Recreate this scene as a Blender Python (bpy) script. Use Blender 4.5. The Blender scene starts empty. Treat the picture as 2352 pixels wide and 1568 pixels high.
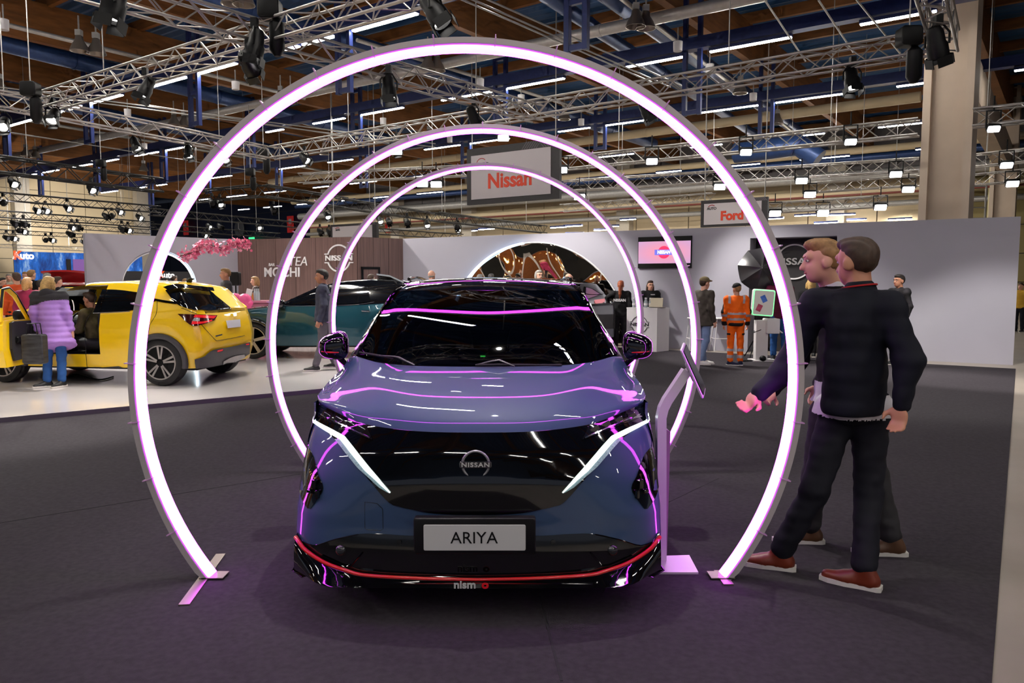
import bpy, math, random
import numpy as np
from mathutils import Vector, Matrix
PI=math.pi
random.seed(7)
sc=bpy.context.scene
COL=sc.collection
# ---------------------------------------------------------------- camera, world, exposure
F=1750.0; H=1.65; TH=math.atan(142/F); CT,ST=math.cos(TH),math.sin(TH)
cam=bpy.data.cameras.new('camera'); camo=bpy.data.objects.new('camera',cam); COL.objects.link(camo)
cam.sensor_width=36; cam.lens=F/2352*36; cam.clip_end=400; cam.clip_start=.05
camo.location=(0,0,H); camo.rotation_euler=(PI/2-TH,0,0); sc.camera=camo
w=bpy.data.worlds.new('world'); sc.world=w; w.use_nodes=True
w.node_tree.nodes['Background'].inputs[0].default_value=(.55,.6,.75,1)
w.node_tree.nodes['Background'].inputs[1].default_value=.25
vs=sc.view_settings; vs.view_transform='Standard'; vs.look='None'; vs.gamma=1; vs.use_curve_mapping=False; vs.exposure=0.25
cy=sc.cycles; cy.use_denoising=True; cy.max_bounces=6; cy.diffuse_bounces=2; cy.glossy_bounces=3; cy.use_adaptive_sampling=True; cy.adaptive_threshold=.045; cy.adaptive_min_samples=12; cy.transmission_bounces=5; cy.transparent_max_bounces=10
cy.sample_clamp_indirect=6; cy.caustics_reflective=False; cy.caustics_refractive=False; cy.use_light_tree=True
STRIP_L=105.0      # radiance of the linear ceiling lamps
SPOT_W=900.0      # stage spotlights
# ---------------------------------------------------------------- helpers
def C(r,g,b):
    f=lambda c:(c/255/12.92 if c<=10.3 else ((c/255+.055)/1.055)**2.4)
    return (f(r),f(g),f(b),1)
def ray(u,v):
    a=(u-1176)/F; b=(784-v)/F
    return Vector((a,CT+b*ST,-ST+b*CT))
EYE=Vector((0,0,H))
def PY(u,v,Y):
    d=ray(u,v); return EYE+d*(Y/d.y)
def PZ(u,v,z):
    d=ray(u,v); return EYE+d*((z-H)/d.z)
def GR(u,v): return PZ(u,v,0)
def PL(u,v,p,n):
    d=ray(u,v); return EYE+d*((Vector(p)-EYE).dot(n)/d.dot(n))
def proj(p):
    x,y,z=p[0],p[1],p[2]-H
    f=y*CT-z*ST; up=y*ST+z*CT
    return (1176+F*x/f, 784-F*up/f)
MATS={}
def mat(name,col,rough=.5,metal=0,emit=None,es=0,var=0,vscale=8,bump=0,bscale=60,coat=0,spec=None,alpha=1,stretch=None,bdist=.004):
    if name in MATS: return MATS[name]
    m=bpy.data.materials.new(name); m.use_nodes=True; MATS[name]=m
    nt=m.node_tree; b=nt.nodes['Principled BSDF']
    b.inputs['Base Color'].default_value=col; b.inputs['Roughness'].default_value=rough; b.inputs['Metallic'].default_value=metal
    if spec is not None: b.inputs['Specular IOR Level'].default_value=spec
    if coat: b.inputs['Coat Weight'].default_value=coat; b.inputs['Coat Roughness'].default_value=.02
    if emit: b.inputs['Emission Color'].default_value=emit; b.inputs['Emission Strength'].default_value=es
    if alpha<1: b.inputs['Alpha'].default_value=alpha
    if var or bump:
        tc=nt.nodes.new('ShaderNodeTexCoord'); src=tc.outputs['Object']
        if stretch:
            mp=nt.nodes.new('ShaderNodeMapping'); mp.inputs['Scale'].default_value=stretch
            nt.links.new(src,mp.inputs[0]); src=mp.outputs[0]
    if var:
        n=nt.nodes.new('ShaderNodeTexNoise'); n.inputs['Scale'].default_value=vscale; n.inputs['Detail'].default_value=6
        nt.links.new(src,n.inputs['Vector'])
        r=nt.nodes.new('ShaderNodeValToRGB'); r.color_ramp.elements[0].position=.3; r.color_ramp.elements[1].position=.7
        r.color_ramp.elements[0].color=tuple(c*(1-var) for c in col[:3])+(1,)
        r.color_ramp.elements[1].color=tuple(min(1,c*(1+var)) for c in col[:3])+(1,)
        nt.links.new(n.outputs[0],r.inputs[0]); nt.links.new(r.outputs[0],b.inputs['Base Color'])
    if bump:
        n=nt.nodes.new('ShaderNodeTexNoise'); n.inputs['Scale'].default_value=bscale; n.inputs['Detail'].default_value=3
        nt.links.new(src,n.inputs['Vector'])
        bp=nt.nodes.new('ShaderNodeBump'); bp.inputs['Strength'].default_value=bump; bp.inputs['Distance'].default_value=bdist
        nt.links.new(n.outputs[0],bp.inputs['Height']); nt.links.new(bp.outputs[0],b.inputs['Normal'])
    return m
def glass_mat(name,tint,dens):
    """tinted pane: mostly see-through, mirror-like at the surface"""
    m=bpy.data.materials.new(name); m.use_nodes=True; MATS[name]=m; nt=m.node_tree
    for n in list(nt.nodes): nt.nodes.remove(n)
    o=nt.nodes.new('ShaderNodeOutputMaterial'); t=nt.nodes.new('ShaderNodeBsdfTransparent'); g=nt.nodes.new('ShaderNodeBsdfGlossy')
    t.inputs[0].default_value=tint; g.inputs['Roughness'].default_value=.01; g.inputs[0].default_value=(1,1,1,1)
    fr=nt.nodes.new('ShaderNodeFresnel'); fr.inputs[0].default_value=dens
    mx=nt.nodes.new('ShaderNodeMixShader'); nt.links.new(fr.outputs[0],mx.inputs[0]); nt.links.new(t.outputs[0],mx.inputs[1]); nt.links.new(g.outputs[0],mx.inputs[2])
    nt.links.new(mx.outputs[0],o.inputs[0]); return m
MW={}
def mw(o):
    return MW.get(o.name,Matrix()) if o else Matrix()
class MB:
    def __init__(s): s.v=[]; s.f=[]; s.mi=[]
    def add(s,vs,fs,mi=0):
        k=len(s.v); s.v+=[tuple(v) for v in vs]; s.f+=[tuple(i+k for i in f) for f in fs]; s.mi+=[mi]*len(fs); return s
    def box(s,c,d,rz=0,R=None,mi=0):
        hx,hy,hz=d[0]/2,d[1]/2,d[2]/2
        R=R or Matrix.Rotation(rz,3,'Z'); c=Vector(c)
        vs=[c+R@Vector((x,y,z)) for x in(-hx,hx) for y in(-hy,hy) for z in(-hz,hz)]
        return s.add(vs,[(0,1,3,2),(4,6,7,5),(0,4,5,1),(2,3,7,6),(0,2,6,4),(1,5,7,3)],mi)
    def rbox(s,c,d,r,axis=1,R=None,n=4,mi=0):
        """box with rounded outline seen along axis"""
        a,b=[i for i in range(3) if i!=axis]; out=[]
        r=min(r,d[a]/2*.999,d[b]/2*.999)
        for sx,sy,t0 in((1,1,0),(-1,1,90),(-1,-1,180),(1,-1,270)):
            for k in range(n+1):
                t=math.radians(t0+90*k/n); out.append((sx*(d[a]/2-r)+r*math.cos(t),sy*(d[b]/2-r)+r*math.sin(t)))
        N=len(out); vs=[]; R=R or Matrix.Identity(3); c=Vector(c)
        e=min(d[axis]*.3,r*.35,.012)
        for off,ins in((-d[axis]/2,e),(-d[axis]/2+e,0),(d[axis]/2-e,0),(d[axis]/2,e)):
            for p in out:
                q=[0,0,0]; q[a]=p[0]*(1-ins/(d[a]/2)); q[b]=p[1]*(1-ins/(d[b]/2)); q[axis]=off; vs.append(c+R@Vector(q))
        fs=[]
        for k in range(3):
            for i in range(N): fs.append((k*N+i,k*N+(i+1)%N,(k+1)*N+(i+1)%N,(k+1)*N+i))
        fs+=[tuple(range(N))[::-1],tuple(range(3*N,4*N))]
        return s.add(vs,fs,mi)
    def tube(s,a,b,r,r2=None,n=8,cap=True,mi=0):
        return s.path([a,b],[r,r if r2 is None else r2],n,cap,mi=mi)
    def path(s,pts,r,n=8,cap=True,closed=False,flat=None,mi=0):
        pts=[Vector(p) for p in pts]; N=len(pts)
        rs=r if isinstance(r,(list,tuple)) else [r]*N
        vs=[]; up=None
        for i,p in enumerate(pts):
            if closed: t=pts[(i+1)%N]-pts[i-1]
            else: t=pts[min(i+1,N-1)]-pts[max(i-1,0)]
            t.normalize()
            if up is None: up=Vector((0,0,1)) if abs(t.z)<.9 else Vector((0,1,0))
            x=t.cross(up)
            if x.length<1e-6: x=t.orthogonal()
            x.normalize(); y=x.cross(t).normalized(); up=y
            fx,fy=flat if flat else (1,1)
            for k in range(n):
                a=2*PI*k/n; vs.append(p+x*(math.cos(a)*rs[i]*fx)+y*(math.sin(a)*rs[i]*fy))
        fs=[]
        for i in range(N if closed else N-1):
            j=(i+1)%N
            for k in range(n): fs.append((i*n+k,i*n+(k+1)%n,j*n+(k+1)%n,j*n+k))
        if cap and not closed: fs+=[tuple(range(n))[::-1],tuple(range((N-1)*n,N*n))]
        return s.add(vs,fs,mi)
    def grid(s,rows,mi=0,cu=False,cv=False):
        nr=len(rows); nc=len(rows[0]); vs=[p for r in rows for p in r]; fs=[]
        for i in range(nr if cv else nr-1):
            for j in range(nc if cu else nc-1):
                a,b=i,(i+1)%nr; c,d=j,(j+1)%nc
                fs.append((a*nc+c,a*nc+d,b*nc+d,b*nc+c))
        return s.add(vs,fs,mi)
    def slab(s,rows,off,mi=0):
        """grid given thickness: off is a Vector"""
        off=Vector(off); nr,nc=len(rows),len(rows[0])
        s.grid(rows,mi); s.grid([[Vector(p)+off for p in r] for r in rows],mi)
        per=[rows[0][j] for j in range(nc)]+[rows[i][-1] for i in range(1,nr)]+[rows[-1][j] for j in range(nc-2,-1,-1)]+[rows[i][0] for i in range(nr-2,0,-1)]
        s.grid([per,[Vector(p)+off for p in per]],mi,cu=True); return s
    def prism(s,poly,off,mi=0):
        poly=[Vector(p) for p in poly]; off=Vector(off); n=len(poly)
        vs=poly+[p+off for p in poly]
        return s.add(vs,[tuple(range(n))[::-1],tuple(range(n,2*n))]+[(i,(i+1)%n,n+(i+1)%n,n+i) for i in range(n)],mi)
    def lathe(s,prof,c,ax=(0,0,1),n=16,mi=0):
        ax=Vector(ax).normalized(); x=ax.orthogonal().normalized(); y=ax.cross(x); c=Vector(c)
        rows=[[c+ax*h+x*(r*math.cos(2*PI*k/n))+y*(r*math.sin(2*PI*k/n)) for k in range(n)] for r,h in prof]
        s.grid(rows,mi,cu=True); k=len(s.v)-len(prof)*n
        if prof[0][0]>1e-4: s.f.append(tuple(range(k,k+n))[::-1]); s.mi.append(mi)
        if prof[-1][0]>1e-4: s.f.append(tuple(range(k+(len(prof)-1)*n,k+len(prof)*n))); s.mi.append(mi)
        return s
    def ell(s,c,r,n=12,m=8,R=None,mi=0):
        R=R or Matrix.Identity(3); c=Vector(c)
        rows=[[c+R@Vector((r[0]*math.sin(PI*i/m)*math.cos(2*PI*k/n),r[1]*math.sin(PI*i/m)*math.sin(2*PI*k/n),r[2]*math.cos(PI*i/m))) for k in range(n)] for i in range(m+1)]
        return s.grid(rows,mi,cu=True)
    def build(s,name,mats,parent=None,smooth=None,world=True,kind=None,label=None):
        me=bpy.data.meshes.new(name)
        vs=s.v
        if parent is not None and world:
            M=mw(parent).inverted(); vs=[M@Vector(v) for v in vs]
        me.from_pydata([tuple(v) for v in vs],[],s.f)
        if not isinstance(mats,(list,tuple)): mats=[mats]
        for m in mats: me.materials.append(m)
        if len(mats)>1: me.polygons.foreach_set('material_index',s.mi)
        if smooth:
            me.polygons.foreach_set('use_smooth',[True]*len(me.polygons))
            if smooth<180: me.set_sharp_from_angle(angle=math.radians(smooth))
        me.validate(); me.update()
        return link(name,me,parent,kind,label)
def link(name,data,parent=None,kind=None,label=None):
    o=bpy.data.objects.new(name,data); COL.objects.link(o)
    if parent is not None: o.parent=parent; MW[o.name]=mw(parent)
    if kind: o['kind']=kind
    if label: o['label']=label
    return o
def thing(name,label,cat,loc=(0,0,0),rz=0,group=None):
    o=bpy.data.objects.new(name,None); COL.objects.link(o); o.empty_display_size=.1
    o.location=loc; o.rotation_euler=(0,0,rz); tag(o,label,cat,group)
    MW[o.name]=Matrix.Translation(Vector(loc))@Matrix.Rotation(rz,4,'Z'); return o
def tag(o,label,cat,group=None):
    o['label']=label; o['category']=cat
    if group: o['group']=group
    return o
def struct(o): o['kind']='structure'; return o
def text(s,size,loc,right,up,m,parent=None,name='lettering',ext=.004,align='CENTER',shear=0,spacing=1,bold=0,world=True,yal='CENTER',wide=1):
    cu=bpy.data.curves.new(name,'FONT'); cu.body=s; cu.size=size; cu.extrude=ext; cu.align_x=align; cu.align_y=yal
    cu.shear=shear; cu.space_character=spacing; cu.offset=bold; cu.resolution_u=4; cu.materials.append(m)
    r=Vector(right).normalized(); u=Vector(up).normalized(); n=r.cross(u)
    M=Matrix((r*wide,u,n)).transposed().to_4x4(); M.translation=Vector(loc)
    if parent is not None and world: M=mw(parent).inverted()@M
    o=link(name,cu,parent); o.matrix_local=M; return o
ORD=['first','second','third','fourth','fifth','sixth','seventh','eighth','ninth','tenth','eleventh','twelfth','thirteenth','fourteenth','fifteenth','sixteenth','seventeenth','eighteenth','nineteenth','twentieth']
# signed distance bodies (people, coats, hair): smooth union of cones and ellipsoids, meshed by surface nets
def sdf(prims,vox,k=.03,disp=None,smooth=5,cut=None):
    P=[]
    for p in prims:
        if p[0]=='c':
            a,b=np.array(p[1],float),np.array(p[2],float); r1,r2=p[3],p[4]; fl=p[5] if len(p)>5 else (1,1,1)
            e=max(r1,r2)/min(fl); P.append((np.minimum(a,b)-e,np.maximum(a,b)+e))
        else:
            c=np.array(p[1],float); e=max(p[2]); P.append((c-e,c+e))
    lo=np.min([x[0] for x in P],0)-3*vox; hi=np.max([x[1] for x in P],0)+3*vox
    n=np.ceil((hi-lo)/vox).astype(int)+1
    ax=[lo[i]+vox*np.arange(n[i]) for i in range(3)]
    D=np.full(n,9.0,dtype=np.float32); mg=k+3*vox
    for p,(pl,ph) in zip(prims,P):
        i0=np.maximum(((pl-mg-lo)/vox).astype(int),0); i1=np.minimum(((ph+mg-lo)/vox).astype(int)+2,n)
        X,Y,Z=np.meshgrid(ax[0][i0[0]:i1[0]],ax[1][i0[1]:i1[1]],ax[2][i0[2]:i1[2]],indexing='ij')
        if p[0]=='c':
            a,b=np.array(p[1],float),np.array(p[2],float); r1,r2=p[3],p[4]; fl=p[5] if len(p)>5 else (1,1,1)
            ba=b-a; L=max(ba@ba,1e-9)
            h=np.clip(((X-a[0])*ba[0]+(Y-a[1])*ba[1]+(Z-a[2])*ba[2])/L,0,1)
            dx,dy,dz=(X-a[0]-ba[0]*h)*fl[0],(Y-a[1]-ba[1]*h)*fl[1],(Z-a[2]-ba[2]*h)*fl[2]
            d=np.sqrt(dx*dx+dy*dy+dz*dz)-(r1+(r2-r1)*h)
        else:
            c,r=p[1],p[2]; q=[X-c[0],Y-c[1],Z-c[2]]
            if len(p)>3:
                R=np.array(p[3]); q=[R[0][i]*q[0]+R[1][i]*q[1]+R[2][i]*q[2] for i in range(3)]
            k0=np.sqrt((q[0]/r[0])**2+(q[1]/r[1])**2+(q[2]/r[2])**2)+1e-6
            k1=np.sqrt((q[0]/r[0]**2)**2+(q[1]/r[1]**2)**2+(q[2]/r[2]**2)**2)+1e-6
            d=k0*(k0-1)/k1
        S=D[i0[0]:i1[0],i0[1]:i1[1],i0[2]:i1[2]]
        h=np.maximum(k-np.abs(S-d),0)/k
        D[i0[0]:i1[0],i0[1]:i1[1],i0[2]:i1[2]]=np.minimum(S,d)-h*h*k*.25
    if disp is not None:
        X,Y,Z=np.meshgrid(*ax,indexing='ij'); D=D+disp(X,Y,Z).astype(np.float32)
    if cut:
        X,Y,Z=np.meshgrid(*ax,indexing='ij'); D=np.maximum(D,((X-cut[0][0])*cut[1][0]+(Y-cut[0][1])*cut[1][1]+(Z-cut[0][2])*cut[1][2]).astype(np.float32))
    I=(D<0)
    cs=[(i,j,l) for i in(0,1) for j in(0,1) for l in(0,1)]
    sl=lambda A,c:A[c[0]:A.shape[0]-1+c[0],c[1]:A.shape[1]-1+c[1],c[2]:A.shape[2]-1+c[2]]
    cnt=sum(sl(I,c).astype(np.int8) for c in cs); act=(cnt>0)&(cnt<8)
    idx=np.full(act.shape,-1,int); idx[act]=np.arange(act.sum())
    pos=np.zeros(act.shape+(3,),np.float32); num=np.zeros(act.shape,np.float32)
    for a in cs:
        for d in range(3):
            if a[d]==0:
                b=list(a); b[d]=1
                A,B=sl(D,a),sl(D,b); m=((A<0)!=(B<0))&act
                t=np.where(m,A/(A-B+1e-12),0)
                for e in range(3): pos[...,e]+=np.where(m,a[e]+(t if e==d else 0),0)
                num+=m
    ii=np.argwhere(act); V=lo+vox*(ii+pos[act]/num[act][:,None])
    fs=[]
    for d in range(3):
        e,g=[x for x in range(3) if x!=d]
        A=np.take(I,range(I.shape[d]-1),d); B=np.take(I,range(1,I.shape[d]),d); m=np.argwhere(A!=B)
        ok=(m[:,e]>0)&(m[:,g]>0)&(m[:,e]<I.shape[e]-1)&(m[:,g]<I.shape[g]-1); m=m[ok]
        q=[]
        for de,dg in((1,1),(0,1),(0,0),(1,0)):
            s=m.copy(); s[:,e]-=de; s[:,g]-=dg; q.append(idx[s[:,0],s[:,1],s[:,2]])
        q=np.stack(q,1); fl=A[tuple(m.T)]!=(d!=1); q[fl]=q[fl][:,::-1]; fs.append(q)
    fs=np.concatenate(fs)
    e=np.concatenate([fs[:,[0,1]],fs[:,[1,2]],fs[:,[2,3]],fs[:,[3,0]]]); n_=len(V)
    dg=np.maximum(np.bincount(e[:,0],minlength=n_)+np.bincount(e[:,1],minlength=n_),1)
    for it in range(smooth):
        for lam in (.6,-.45):
            A=np.stack([np.bincount(e[:,0],weights=V[e[:,1],c],minlength=n_)+np.bincount(e[:,1],weights=V[e[:,0],c],minlength=n_) for c in range(3)],1)/dg[:,None]
            V=V+lam*(A-V)
    return V,fs
def sdfobj(name,prims,vox,m,parent,k=.03,disp=None,label=None,world=False,keep=None,cut=None):
    V,Q=sdf(prims,vox,k,disp,cut=cut)
    if keep:
        c=V[Q].mean(1); Q=Q[keep(c[:,0],c[:,1],c[:,2])]; us,iv=np.unique(Q,return_inverse=True); V=V[us]; Q=iv.reshape(Q.shape)
    mb=MB(); mb.v=[tuple(x) for x in V.tolist()]; mb.f=[tuple(x) for x in Q.tolist()]; mb.mi=[0]*len(mb.f)
    return mb.build(name,m,parent,smooth=180,world=world,label=label)
# ---------------------------------------------------------------- materials of the place
M_carpet=mat('carpet',C(54,50,55),.95,var=.2,vscale=30,bump=.5,bscale=260,spec=.15)
M_conc=mat('concrete',C(150,140,130),.35,var=.12,vscale=1.2)
M_plat=mat('gloss_white_floor',C(205,198,198),.12,var=.05,vscale=.8,coat=.3)
M_grey=mat('lilac_grey_paint',C(166,164,176),.6,var=.03,vscale=1)
M_white=mat('white_paint',C(225,222,224),.5,var=.03,vscale=3)
M_wood=mat('dark_wood_veneer',C(104,80,76),.45,var=.28,vscale=3,stretch=(9,9,.25))
M_beige=mat('beige_panel',C(205,186,152),.6,var=.06,vscale=.7)
M_uppergrey=mat('upper_grey_panel',C(110,106,108),.6,var=.08)
M_glulam=mat('glulam',C(134,84,38),.6,var=.28,vscale=1.4,stretch=(1,1,6))
M_deck=mat('blue_deck',C(44,92,146),.5,var=.2,vscale=.6)
M_bsteel=mat('blue_steel',C(26,40,92),.4,metal=.2,var=.15)
M_bduct=mat('blue_duct',C(45,70,120),.35,metal=.3,var=.12)
M_silver=mat('silver_duct',C(190,186,182),.4,metal=.5,var=.08)
M_alu=mat('truss_aluminium',C(170,165,161),.38,metal=.75,var=.08)
M_black=mat('black_plastic',C(11,11,13),.5,var=.2,spec=.25)
M_blk2=mat('black_truss',C(26,25,27),.5,var=.2)
M_dark=mat('dark_panel',C(42,39,42),.5,var=.1)
M_lamp=mat('lamp_diffuser',C(255,250,240),.4,emit=(1,.95,.86,1),es=STRIP_L)
M_lens=mat('spot_lens',C(255,250,240),.2,emit=(1,.96,.9,1),es=9)
M_flood=mat('flood_panel',C(255,255,255),.2,emit=(.95,.97,1,1),es=26)
M_galv=mat('galvanised',C(170,168,165),.45,metal=.4,var=.1)
M_red=mat('sprinkler_red',C(112,48,40),.5)
eA=Vector((-.811,.585,0)); eB=Vector((.585,.811,0)); UP=Vector((0,0,1))
def HP(p,q,z=0): return eB*p+eA*q+UP*z
def bar(a,b,wd,ht,mb,mi=0):
    """rectangular beam from a to b, a/b at the centre of its section"""
    a,b=Vector(a),Vector(b); t=(b-a).normalized(); x=t.cross(UP).normalized(); y=x.cross(t)
    R=Matrix((x,t,y)).transposed(); return mb.box((a+b)/2,(wd,(b-a).length,ht),R=R,mi=mi)
# floor
fl=MB().box((0,40,-.1),(190,190,.2)).build('floor',M_conc,kind='structure')
# carpet: ends on the right at the pale walkway
c1,c2=GR(2333,848),GR(2278,1568); dd=(c2-c1).normalized()
k0=c1-dd*.05; k1=c1+dd*16
ca=MB().prism([(-13,-4,.0),(k1.x,k1.y,0),(k0.x,k0.y,0),(-2.5,21.9,0),(-13,19,0)],(0,0,.008)).build('floor_carpet',M_carpet,kind='structure')
seam=MB()
for (u0,v0,u1,v1) in ((1535,1155,1650,1100),(0,1203,690,1090),(1240,1375,1290,1568)):
    a,b=GR(u0,v0),GR(u1,v1); a=a-(b-a)*.02; bar(a+UP*.0085,b+UP*.0085,.012,.003,seam)
seam.build('carpet_seam',mat('seam',C(30,28,32),.95),ca)
# ceiling
ce=bpy.data.objects.new('ceiling',None); COL.objects.link(ce); ce['kind']='structure'; MW[ce.name]=Matrix()
rows=[[],[]]
p=-20.0;k=0
while p<95:
    z=11.0+(.09 if k%4 in(1,2) else 0)
    rows[0].append(HP(p,-48,z)); rows[1].append(HP(p,75,z)); p+=.16 if k%2==0 else .05; k+=1
dk=MB().grid(rows).build('roof_deck',M_deck,ce)
MB().box((0,40,11.35),(200,200,.2)).build('roof_slab',M_deck,ce)
gm=None
for k in range(-9,11):
    q=9.4+6*k
    if gm is None:
        mb=MB(); mb.box((0,0,0),(.26,120,1.25)); gm=mb.build('girder',M_glulam,ce,world=False); o=gm
    else: o=gm.copy(); COL.objects.link(o)
    o.location=HP(35,q,9.95); o.rotation_euler=(0,0,math.atan2(eB.y,eB.x)-PI/2)
pm=None
for k in range(38):
    pq=-15+3.0*k
    if pm is None:
        mb=MB(); mb.box((0,0,0),(.16,124,.36)); pm=mb.build('purlin',M_glulam,ce,world=False); o=pm
    else: o=pm.copy(); COL.objects.link(o)
    o.location=HP(pq,13,10.7); o.rotation_euler=(0,0,math.atan2(eA.y,eA.x)-PI/2)
# far walls with proud panels
def panel_wall(name,a,b,z0,z1,m,pw,ph,panels=True,mback=None):
    a,b=Vector(a),Vector(b); t=(b-a); L=t.length; t.normalize(); n=Vector((t.y,-t.x,0))
    if n.dot(EYE-a)<0: n=-n
    mb=MB(); c=(a+b)/2-n*.15; c.z=(z0+z1)/2
    mb.box(c,(L,.2,z1-z0),rz=math.atan2(t.y,t.x)); w_=mb.build(name,mback or mat('joint_grey',C(96,88,78),.8),kind='structure')
    if not panels: return w_
    nx=int(L/pw); nz=int((z1-z0)/ph); pw=L/nx; ph=(z1-z0)/nz
    proto=None
    for i in range(nx):
        for j in range(nz):
            if proto is None: proto=MB().box((0,0,0),(pw-.06,.08,ph-.05)).build('panel',m,w_,world=False); o=proto
            else: o=proto.copy(); COL.objects.link(o)
            p=a+t*(pw*(i+.5))-n*.02; p.z=z0+ph*(j+.5); o.location=p; o.rotation_euler=(0,0,math.atan2(t.y,t.x))
    return w_
wl=Vector((-38.1,62,0)); wall_l=panel_wall('wall_left',wl-eB*26,wl+eB*9,0,11,M_beige,2.5,1.1)
wf=Vector((0,60,0))
wall_f=panel_wall('wall_far',wf-eA*30,wf+eA*24,0,7.6,M_beige,3.6,1.27)
panel_wall('wall_far_upper',wf-eA*60,wf+eA*24,7.6,11,M_uppergrey,3.6,1.7)
panel_wall('wall_far_dark',wf+eA*24+eB*3,wf+eA*58+eB*3,0,11,mat('navy_wall',C(26,34,66),.6,var=.15),4,2)
panel_wall('wall_far_right',wf-eA*30,wf-eA*60,0,7.6,mat('khaki_panel',C(150,135,86),.6),3.6,1.3)
# wall pilasters
for i,(wv,s) in enumerate(((wf,21),(wf,12),(wf,4),(wf,-10),(wf,-24))):
    c=wv+eA*s-eB*.35
    MB().box((c.x,c.y,5),(1.0,.7,10),rz=math.atan2(eA.y,eA.x)).build('pilaster',mat('pilaster_paint',C(206,196,180),.6,var=.05),kind='structure')
for i,s in enumerate((8.2,-1.5,-9.5,-18)):
    c=wl+eB*s+Vector((.4,-.3,0))
    MB().box((c.x,c.y,5.4),(1.1,.7,10.8),rz=math.atan2(eB.y,eB.x)).build('pilaster',MATS['pilaster_paint'],kind='structure')
# long service runs on the far wall: ducts, pipes, ledges
n=0
for (z,r,m) in ((5.9,.16,M_galv),(6.6,.22,M_beige),(7.5,.3,M_galv),(8.4,.2,M_bduct),(8.75,.2,M_beige),(6.3,.06,M_red)):
    o=MB().tube(wf-eA*50-eB*(1.2+n*.4)+UP*z,wf+eA*23-eB*(1.2+n*.4)+UP*z,r,n=8).build('service_pipe',m,smooth=60)
    tag(o,['thin grey pipe low on the far beige wall','beige pipe along the far wall above the thin grey pipe','wide grey duct along the top of the beige far wall','blue pipe above the far wall panels','beige duct highest along the far wall','red sprinkler pipe along the far beige wall'][n],'pipe'); n+=1
# big column on the right, one further back and the beam between them
def column(name,pb,sx,sy,hh,label):
    t=bpy.data.objects.new(name,None); COL.objects.link(t); t['kind']='structure'; t.location=pb; a=math.atan2(eA.y,eA.x); t.rotation_euler=(0,0,a)
    MW[t.name]=Matrix.Translation(pb)@Matrix.Rotation(a,4,'Z')
    MB().box((0,0,hh/2),(sx*.8,sy*.55,hh)).build('column_core',M_colu,t,world=False)
    for ex in(-1,1): MB().box((ex*sx*.42,0,hh/2),(sx*.16,sy,hh)).build('column_flange',M_colu,t,world=False)
    MB().tube((sx*.5+.07,-sy*.4,0),(sx*.5+.07,-sy*.4,hh),.06).build('downpipe',mat('cream_pipe',C(208,196,150),.35),t,world=False,smooth=60)
    return t
M_colu=mat('column_concrete',C(196,178,160),.7,var=.06,vscale=1.5)
pc=PY(2172,500,20.5); pc.z=0
column('pillar_1',pc,1.15,1.25,11,'')
pd=pc+eB*22; column('pillar_2',pd,1.1,1.2,11,'')
bb=MB(); bar(pc+UP*7.6,pd+UP*7.6,.6,1.2,bb); bb.build('trim_1',M_colu,kind='structure')
bb=MB(); bar(pc+UP*10.2+eA*.2,pd+UP*10.2,.5,1.5,bb); bb.build('trim_2',M_glulam,kind='structure')
# ---------------------------------------------------------------- lamp rows
ROWS=[[(0,308,31,298),(44,294,99,281),(146,269,167,264),(179,259,211,251),(228,247,301,228),(362,212,449,187),(474,179,560,157),(665,134,701,123),(708,119,782,95),(821,84,966,49),(1103,14,1165,0)],
 [(61,408,99,403),(114,400,150,394),(184,388,226,381),(247,378,286,369),(325,362,379,352),(394,350,452,340),(537,327,571,320),(622,311,661,304),(728,293,800,279),(838,272,932,256),(1018,241,1047,235),(1056,234,1131,221),(1166,215,1294,195),(1432,170,1560,148),(1618,139,1801,109),(1951,83,2083,60),(2110,56,2122,54)],
 [(245,444,281,439),(308,436,347,431),(371,429,393,425),(449,418,478,414),(491,413,541,405),(650,390,709,384),(760,378,816,370),(853,366,916,358),(978,350,1059,338),(1081,336,1170,325),(1280,310,1352,300),(1382,298,1495,284),(1598,272,1730,254),(1768,250,1920,231),(2038,217,2114,206),(2300,172,2352,164)]]
RD=[17.17,25.9,34.9]
rown=['nearest','second','third','fourth','fifth','sixth']
ZS=8.0
def row_pt(d,u,z):
    # point of the row through (0,d) along the hall axis seen in column u
    k=(u-1176)/F; t=k*d/(-.811-k*.585); return Vector((t*-.811,d+t*.585,z))
def strip(a,b,label,group):
    o=thing('ceiling_light',label,'light',(a+b)/2,group=group)
    hb=MB(); bar(a+UP*.05,b+UP*.05,.16,.09,hb); hb.build('housing',M_bsteel,o)
    db=MB(); t=(b-a).normalized(); bar(a+t*.02-UP*.01,b-t*.02-UP*.01,.10,.03,db); db.build('diffuser',M_lamp,o)
for r,(lst,d) in enumerate(zip(ROWS,RD)):
    for i,(u0,v0,u1,v1) in enumerate(lst):
        a,b=row_pt(d,u0,ZS),row_pt(d,u1,ZS)
        strip(a,b,f'{ORD[i]} light strip from the left in the {rown[r]} lit row under the roof','linear ceiling lights')
    tb=MB(); bar(row_pt(d,-60 if r<2 else 232,ZS+.28),row_pt(d,2420,ZS+.28),.34,.32,tb)
    tag(tb.build('light_trough',M_bsteel),f'dark blue steel trough carrying the {rown[r]} row of light strips','trough')
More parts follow.
